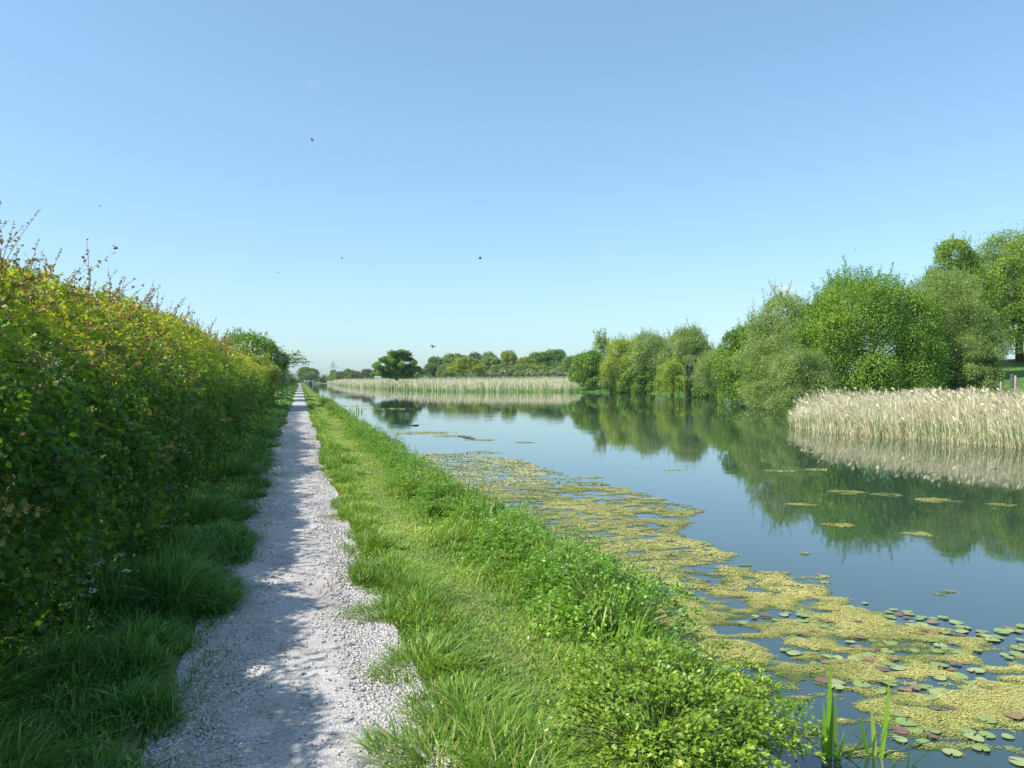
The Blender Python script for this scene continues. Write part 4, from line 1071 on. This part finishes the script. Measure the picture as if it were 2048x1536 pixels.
for (n, d0, d1, r0, r1) in [(800000, 2.6, 7, .0032, .0075), (620000, 7, 14, .006, .013), (300000, 14, 30, .014, .03), (60000, 30, 75, .05, .11)]:
    d = np.sqrt(rng.uniform(d0 ** 2, d1 ** 2, n)); xc = d * rng.uniform(-.42 if d0 > 25 else -.3, .72, n)
    x, y = c2w(xc, d)
    k = (x > 1.95) & (x < 26); x, y = x[k], y[k]
    dn, f = algae_density(x, y)
    n = len(x)
    k = dn + rng.normal(0, .035, n) > np.where(d0 < 5, .425, .425)
    k &= (sdist(x, y) < .05)
    x, y, dn, f = x[k], y[k], dn[k], f[k]; n = len(x)
    mound = sstep(.41, .53, dn)
    z = WZ + .003 + .011 * mound * rng.random(n)
    v = np.clip(.08 + .40 * mound + .62 * (fbm(x * 3.1, y * 3.1, 95) - .32) + rng.normal(0, .15, n), 0, .95)
    v = np.where(rng.random(n) < .02, 1., v)
    nr = norm(np.array([0, 0, 1.]) + rng.normal(0, .11, (n, 3)))
    scatter(mb, *HEX, np.stack([x, y, z], -1), rdir(n) * [1, 1, .05], nr, rng.uniform(r0, r1, n), v)
kind(mb.build('algae', M['algae']), 'stuff', 'grainy yellow green algae mats floating between the bank and the open water', 'algae')

def pad_mesh(mat, seed):
    mbp = MB(); k = 18; a = np.linspace(.18, 2 * np.pi - .18, k)
    r = 1 + .05 * np.sin(a * 3 + seed) ; 
    V = [[.08, 0, .0]] + [[math.cos(t) * q * .9, math.sin(t) * q, .02 + .05 * math.sin(t * 2 + seed)] for t, q in zip(a, r)]
    mbp.add(np.array(V), [[[0, i + 1, i + 2] for i in range(k - 1)]])
    return mbp.build('lily_pad', M[mat])
pads = [(pad_mesh('padgreen', 0), 'green'), (pad_mesh('padpale', 2), 'pale green'), (pad_mesh('padred', 1), 'dark reddish'), (pad_mesh('padbrown', 3), 'brownish')]
PL = {0: 'round green lily pad lying flat among the yellow algae', 1: 'pale green lily pad lying flat among the yellow algae', 2: 'dark reddish lily pad lying among the yellow algae', 3: 'brownish faded lily pad lying among the yellow algae'}
placed = []; tries = 0
PZ_ = np.array([gxy(x, y) for x, y in [(1480, 1600), (2150, 1600), (2150, 1275), (2048, 1252), (1880, 1236), (1720, 1205), (1560, 1230), (1420, 1220), (1290, 1210), (1340, 1330), (1470, 1420)]])
while len(placed) < 190 and tries < 60000:
    tries += 1
    p = inside(PZ_, 1)[0]
    if p[0] < 2.5: continue
    dn, f = algae_density(p[:1], p[1:2])
    if dn[0] > .49 and rng.random() < .75: continue
    if fbm(p[:1] * 1.3, p[1:2] * 1.3, 97)[0] < .44: continue
    r = rng.uniform(.028, .062) * (1.1 if depth(*p) < 5 else .95)
    if any((p[0] - a) ** 2 + (p[1] - b) ** 2 < (.75 * (r + c)) ** 2 for a, b, c in placed): continue
    placed.append((p[0], p[1], r))
for i, (x, y, r) in enumerate(placed):
    k = int(rng.choice([0, 0, 0, 0, 1, 1, 1, 2, 3]))
    o = pads[k][0].copy(); COL.objects.link(o)
    o.location = (x, y, WZ + .006 + .006 * rng.random()); o.scale = (r, r, r); o.rotation_euler = (rng.normal(0, .03), rng.normal(0, .03), rng.uniform(0, 6.3))
    tag(o, PL[k], 'lily pad', pads[k][1] + ' lily pads among the algae')
for o, _ in pads: bpy.data.objects.remove(o)

# floating sticks
def stick(name, px0, py0, px1, py1, r, label, twig=True, mat='driftwood'):
    a = G(px0, py0, WZ); b = G(px1, py1, WZ); o0 = (a + b) / 2
    mb = MB(); t = np.linspace(0, 1, 7)[:, None]; p = a + (b - a) * t + rng.normal(0, r * .6, (7, 3)) * [1, 1, .5] + [0, 0, r * .4] 
    tube(mb, p - o0, np.linspace(r * .5, r, 7) * rng.uniform(.85, 1.1, 7), 7)
    o = mb.build(name, M[mat], smooth=True); o.location = o0; tag(o, label, 'stick' if name != 'floating_log' else 'log')
stick('floating_log', 917, 873, 948, 878, .028, 'dark sodden log end floating on open water beyond the algae')
stick('floating_stick', 806, 852, 838, 851, .03, 'thin dark branch floating near the left bank')
stick('floating_stick', 1505, 1168, 1535, 1160, .010, 'dark twig lying on the yellow algae')
stick('bleached_stick', 1632, 1146, 1652, 1155, .006, 'pale bleached stick at the outer edge of the algae', mat='wood')

# ------------------------------------------------------------------ fence, boat, pylon, insects
def fence():
    x0, y0 = c2w((2000 - 1024) / F * 43, 43); z0 = float(height(np.array([x0]), np.array([y0]))[0])
    t = thing('post_fence', 'short run of weathered field posts with wire behind the right hand reeds', 'fence', (x0, y0, z0))
    tops = []
    for k, (px, top, d, mat, r) in enumerate([(1968, 772, 44, 'wood', .055), (2002, 763, 42, 'wood', .06), (2024, 748, 47, 'darkwood', .09), (2031, 751, 40, 'wood', .06), (2085, 748, 38, 'wood', .06)]):
        p = PD(px, top, d); g = float(height(p[:1], p[1:2])[0])
        mb = MB(); base = np.array([p[0], p[1], min(g, p[2] - .9) - .3]); o_ = np.array([x0, y0, z0])
        tube(mb, np.stack([base, base * .5 + p * .5, p - [0, 0, .01], p]) - o_, [r, r, r * .97, r * .85], 8)
        mb.build('post', M[mat], t)
        if k in (0, 1, 3, 4): tops.append(p - o_)
    for dz in (-.12, -.42):
        mb = MB(); tube(mb, np.stack(tops) + [0, 0, dz], [.004] * 4, 4); mb.build('wire', M['steel'], t)
fence()

def boat():
    p = G(617, 769, WZ); x, y = 3.75, 322
    t = thing('narrowboat', 'dark narrowboat with white trim moored at the far end of the towpath', 'boat', (x, y, WZ))
    L_, W = 14, 2.1
    mb = MB()   # hull with a raked bow and a rounded counter stern
    prof = [(-7, .55), (-6.6, .9), (-5.5, 1.05), (5, 1.05), (6.3, .7), (7, .12)]
    V = []
    for yy_, hw in prof:
        up = .55 + (.35 if yy_ > 6 else .12 if yy_ < -6 else 0)
        V += [[-hw * .9, yy_, -.3], [-hw, yy_, up], [hw, yy_, up], [hw * .9, yy_, -.3]]
    f = []
    for i in range(5):
        a = i * 4
        for j in range(4): f.append([a + j, a + (j + 1) % 4, a + 4 + (j + 1) % 4, a + 4 + j])
    f += [[3, 2, 1, 0], [20, 21, 22, 23]]
    mb.add(np.array(V), [f]); mb.build('hull', M['black'], t)
    mb = MB()
    V = []
    for yy_ in (-4.8, 4.4): V += [[-.92, yy_, .56], [-.78, yy_, 1.62], [.78, yy_, 1.62], [.92, yy_, .56]]
    mb.add(np.array(V), [[[0, 1, 2, 3], [7, 6, 5, 4], [0, 4, 5, 1], [2, 6, 7, 3], [0, 3, 7, 4]]]); cab = mb.build('cabin', M['navy'], t)
    mb = MB(); box(mb, (0, -.2, 1.66), (1.72, 9.4, .07)); mb.build('roof', M['white'], t)
    for sx in (-.86, .86):
        mb = MB(); box(mb, (sx * 1.08, -4.85, 1.05), (.10, .06, 1.05)); mb.build('corner_panel', M['white'], t)
    mb = MB(); box(mb, (0, -4.84, 1.35), (.55, .05, .3)); mb.build('hatch', M['white'], cab)
    for k in range(4):
        for sx in (-1, 1):
            mb = MB(); box(mb, (sx * .865, -3.4 + k * 2.2, 1.2), (.05, .8, .42)); mb.build('window', M['glass'], t)
    mb = MB(); tube(mb, [[0, -6.2, .6], [0, -6.3, 1.1], [0, -5.6, 1.2]], .035, 6); mb.build('tiller', M['steel'], t)
boat()

def pylon():
    d = 1000; p = PD(666, 760, d); t = thing('electricity_pylon', 'steel lattice electricity pylon faint in the distance above the far trees', 'pylon', p)
    H = 34 / F * d + 3; mb = MB()
    wdt = lambda z: 2.6 * (1 - z / H) ** 1.2 + .35
    cn = [(-1, -1), (1, -1), (1, 1), (-1, 1)]
    zs = np.linspace(-3, H, 9)
    for sx, sy in cn: tube(mb, [[sx * wdt(max(z, 0)), sy * wdt(max(z, 0)), z] for z in zs], .22, 4)
    for i in range(8):
        for (a, b) in [(0, 1), (1, 2), (2, 3), (3, 0)]:
            w0, w1 = wdt(max(zs[i], 0)), wdt(max(zs[i + 1], 0))
            tube(mb, [[cn[a][0] * w0, cn[a][1] * w0, zs[i]], [cn[b][0] * w1, cn[b][1] * w1, zs[i + 1]]], .11, 3)
            tube(mb, [[cn[b][0] * w0, cn[b][1] * w0, zs[i]], [cn[a][0] * w1, cn[a][1] * w1, zs[i + 1]]], .11, 3)
    mb.build('tower', M['steel'], t)
    for z, hw in ((H * .68, 6.2), (H * .82, 3.0)):
        mb = MB()
        for s in (-1, 1):
            for yy_ in (-.5, .5):
                tube(mb, [[0, yy_, z], [s * hw * cT, yy_ * .2 - s * hw * sT, z]], .2, 4); tube(mb, [[0, yy_, z + 1.3], [s * hw * cT, -s * hw * sT, z]], .16, 4)
        ar = mb.build('cross_arm', M['steel'], t)
        for s in (-1, 1):
            mi = MB(); tube(mi, [[s * hw * cT, -s * hw * sT, z], [s * hw * cT, -s * hw * sT, z - 1.6]], .16, 5); mi.build('insulator', M['steel'], ar)
pylon()

def fly(px, py, d, s, rot, label):
    p = PD(px, py, d); t = thing('fly', label, 'insect', p, 'flies hovering above the towpath')
    mb = MB(); tube(mb, np.array([[0, -1, 0], [0, -.8, .02], [0, -.2, .1], [0, .3, .08], [0, .7, .05], [0, .95, 0]]) * s * .5, np.array([.03, .14, .26, .22, .20, .05]) * s, 6)
    b = mb.build('body', M['fly'], t, True)
    for sx in (-1, 1):
        mw = MB(); V = np.array([[0, 0, .05], [sx * .5, .25, .35], [sx * 1.0, .12, .62], [sx * .95, -.18, .58], [sx * .4, -.22, .26]]) * s * .9
        mw.add(V, [[[0, 1, 2, 3, 4]]]); mw.build('wing', M['wing'], t)
    t.rotation_euler = rot
FL = [(232, 497, 2.2, .014, (.3, .3, -.9), 'largest blurred fly low above the left hedge'), (201, 413, 3.0, .008, (0, .5, .8), 'small fly high above the left hedge'),
      (625, 281, 2.4, .011, (.2, -.3, 1.2), 'highest fly in the open sky'), (685, 517, 2.8, .009, (.1, .4, -.6), 'fly right of the lowest dark one above the path end'),
      (557, 545, 3, .008, (.3, .2, .6), 'lowest dark fly left of its neighbours above the hedge end'), (960, 517, 2.6, .012, (.1, -.2, 1.5), 'lone fly over the canal near the centre'),
      (865, 693, 2.6, .012, (1.2, .2, .3), 'fly hanging just above the horizon trees'), (731, 489, 4, .006, (0, 0, 0), 'tiny fly speck uppermost of the scattered ones'),
      (739, 532, 4, .006, (.2, 0, 1), 'tiny fly speck below the uppermost speck'), (757, 569, 4.5, .006, (.1, .3, 2), 'tiny fly speck in the lower sky'), (404, 589, 3.6, .007, (.1, .3, .2), 'small fly beside the tip of a hedge shoot')]
for a in FL: fly(*a)

# ------------------------------------------------------------------ haze
HAZE = 0.00017
if HAZE:
    m, nt, out = newmat('haze_air')
    v = nt.nodes.new('ShaderNodeVolumePrincipled'); v.inputs['Color'].default_value = (.76, .90, 1, 1); v.inputs['Density'].default_value = HAZE
    v.inputs['Anisotropy'].default_value = .2
    nt.links.new(v.outputs[0], out.inputs['Volume'])
    mb = MB(); box(mb, (0, 500, 14.25), (3300, 2300, 36.5))
    kind(mb.build('haze', m), 'stuff', 'faint pale summer haze over the distant fields', 'haze')

# ------------------------------------------------------------------ light, world, camera
EL, AZ = R(47), R(-97)
sund = Vector((math.sin(AZ) * math.cos(EL), math.cos(AZ) * math.cos(EL), math.sin(EL)))
ld = bpy.data.lights.new('sun', 'SUN'); ld.energy = 4.0; ld.angle = R(.53); ld.color = (1, .945, .85)
lo = bpy.data.objects.new('sun', ld); COL.objects.link(lo); lo.rotation_euler = sund.to_track_quat('Z', 'Y').to_euler()

w = bpy.data.worlds.new('World'); scene.world = w; w.use_nodes = True
nt = w.node_tree; nt.nodes.clear(); L = nt.links.new
sk = nt.nodes.new('ShaderNodeTexSky'); sk.sky_type = 'NISHITA'; sk.sun_disc = False
sk.sun_elevation = EL; sk.sun_rotation = AZ; sk.air_density = 1.0; sk.dust_density = 1; sk.ozone_density = 2; sk.altitude = 50
bg = nt.nodes.new('ShaderNodeBackground'); bg.inputs['Strength'].default_value = .15
wo = nt.nodes.new('ShaderNodeOutputWorld')
tc = nt.nodes.new('ShaderNodeTexCoord')
gm = nt.nodes.new('ShaderNodeGamma'); gm.inputs['Gamma'].default_value = .72; L(sk.outputs['Color'], gm.inputs['Color'])
tn = nt.nodes.new('ShaderNodeMixRGB'); tn.blend_type = 'MULTIPLY'; tn.inputs[0].default_value = 1; tn.inputs[2].default_value = (.90, 1.14, 1.27, 1)
L(gm.outputs[0], tn.inputs[1]); col = tn.outputs[0]
def wisp(px, py, a, b, white, col):
    d = PD(px, py, 1000.) - np.array([0, 0, CZ]); d = d / np.linalg.norm(d)
    side = np.array([cT, -sT, 0]); up = np.cross(side, d)
    def dot(vec, div):
        n = nt.nodes.new('ShaderNodeVectorMath'); n.operation = 'DOT_PRODUCT'; L(tc.outputs['Generated'], n.inputs[0]); n.inputs[1].default_value = tuple(vec / div)
        return n.outputs['Value']
    def mth(op, x, y=None):
        n = nt.nodes.new('ShaderNodeMath'); n.operation = op
        for i, q in enumerate((x, y)):
            if q is None: continue
            if isinstance(q, (int, float)): n.inputs[i].default_value = q
            else: L(q, n.inputs[i])
        return n.outputs[0]
    u = mth('SUBTRACT', dot(side, a), float(side @ d) / a); v_ = mth('SUBTRACT', dot(up, b), float(up @ d) / b)
    r2 = mth('ADD', mth('MULTIPLY', u, u), mth('MULTIPLY', v_, v_))
    no = nt.nodes.new('ShaderNodeTexNoise'); no.inputs['Scale'].default_value = 160; no.inputs['Detail'].default_value = 6; L(tc.outputs['Generated'], no.inputs['Vector'])
    r2 = mth('ADD', r2, mth('MULTIPLY', mth('SUBTRACT', no.outputs['Fac'], .5), 2.2))
    mr = nt.nodes.new('ShaderNodeMapRange'); mr.interpolation_type = 'SMOOTHSTEP'; mr.inputs['From Min'].default_value = 1.1; mr.inputs['From Max'].default_value = 0; mr.inputs['To Max'].default_value = white
    L(r2, mr.inputs['Value'])
    fr = dot(d, 1.0); g = mth('GREATER_THAN', fr, .5)
    mx = nt.nodes.new('ShaderNodeMixRGB'); mx.inputs[2].default_value = (3.4, 3.6, 3.75, 1)
    L(mth('MULTIPLY', mr.outputs['Result'], g), mx.inputs[0]); L(col, mx.inputs[1])
    return mx.outputs[0]
col = wisp(1566, 577, .014, .0055, .75, col)
col = wisp(628, 170, .012, .006, .07, col)
col = wisp(1205, 500, .02, .005, .04, col)
L(col, bg.inputs['Color']); L(bg.outputs[0], wo.inputs['Surface'])

cam = bpy.data.cameras.new('camera'); co = bpy.data.objects.new('camera', cam); COL.objects.link(co)
cam.sensor_width = 36; cam.lens = 36 * F / 2048; cam.clip_start = .05; cam.clip_end = 8000
co.location = (0, 0, CZ); co.rotation_euler = (R(90) - math.atan((768 - HY) / F), 0, -TH)
scene.camera = co
scene.view_settings.view_transform = 'Standard'; scene.view_settings.look = 'None'
scene.view_settings.exposure = 0.8; scene.view_settings.gamma = 1
cy = scene.cycles
cy.max_bounces = 8; cy.diffuse_bounces = 3; cy.glossy_bounces = 3; cy.transmission_bounces = 4; cy.volume_bounces = 0; cy.transparent_max_bounces = 4
cy.use_denoising = True
print('verts', sum(len(m.vertices) for m in bpy.data.meshes))
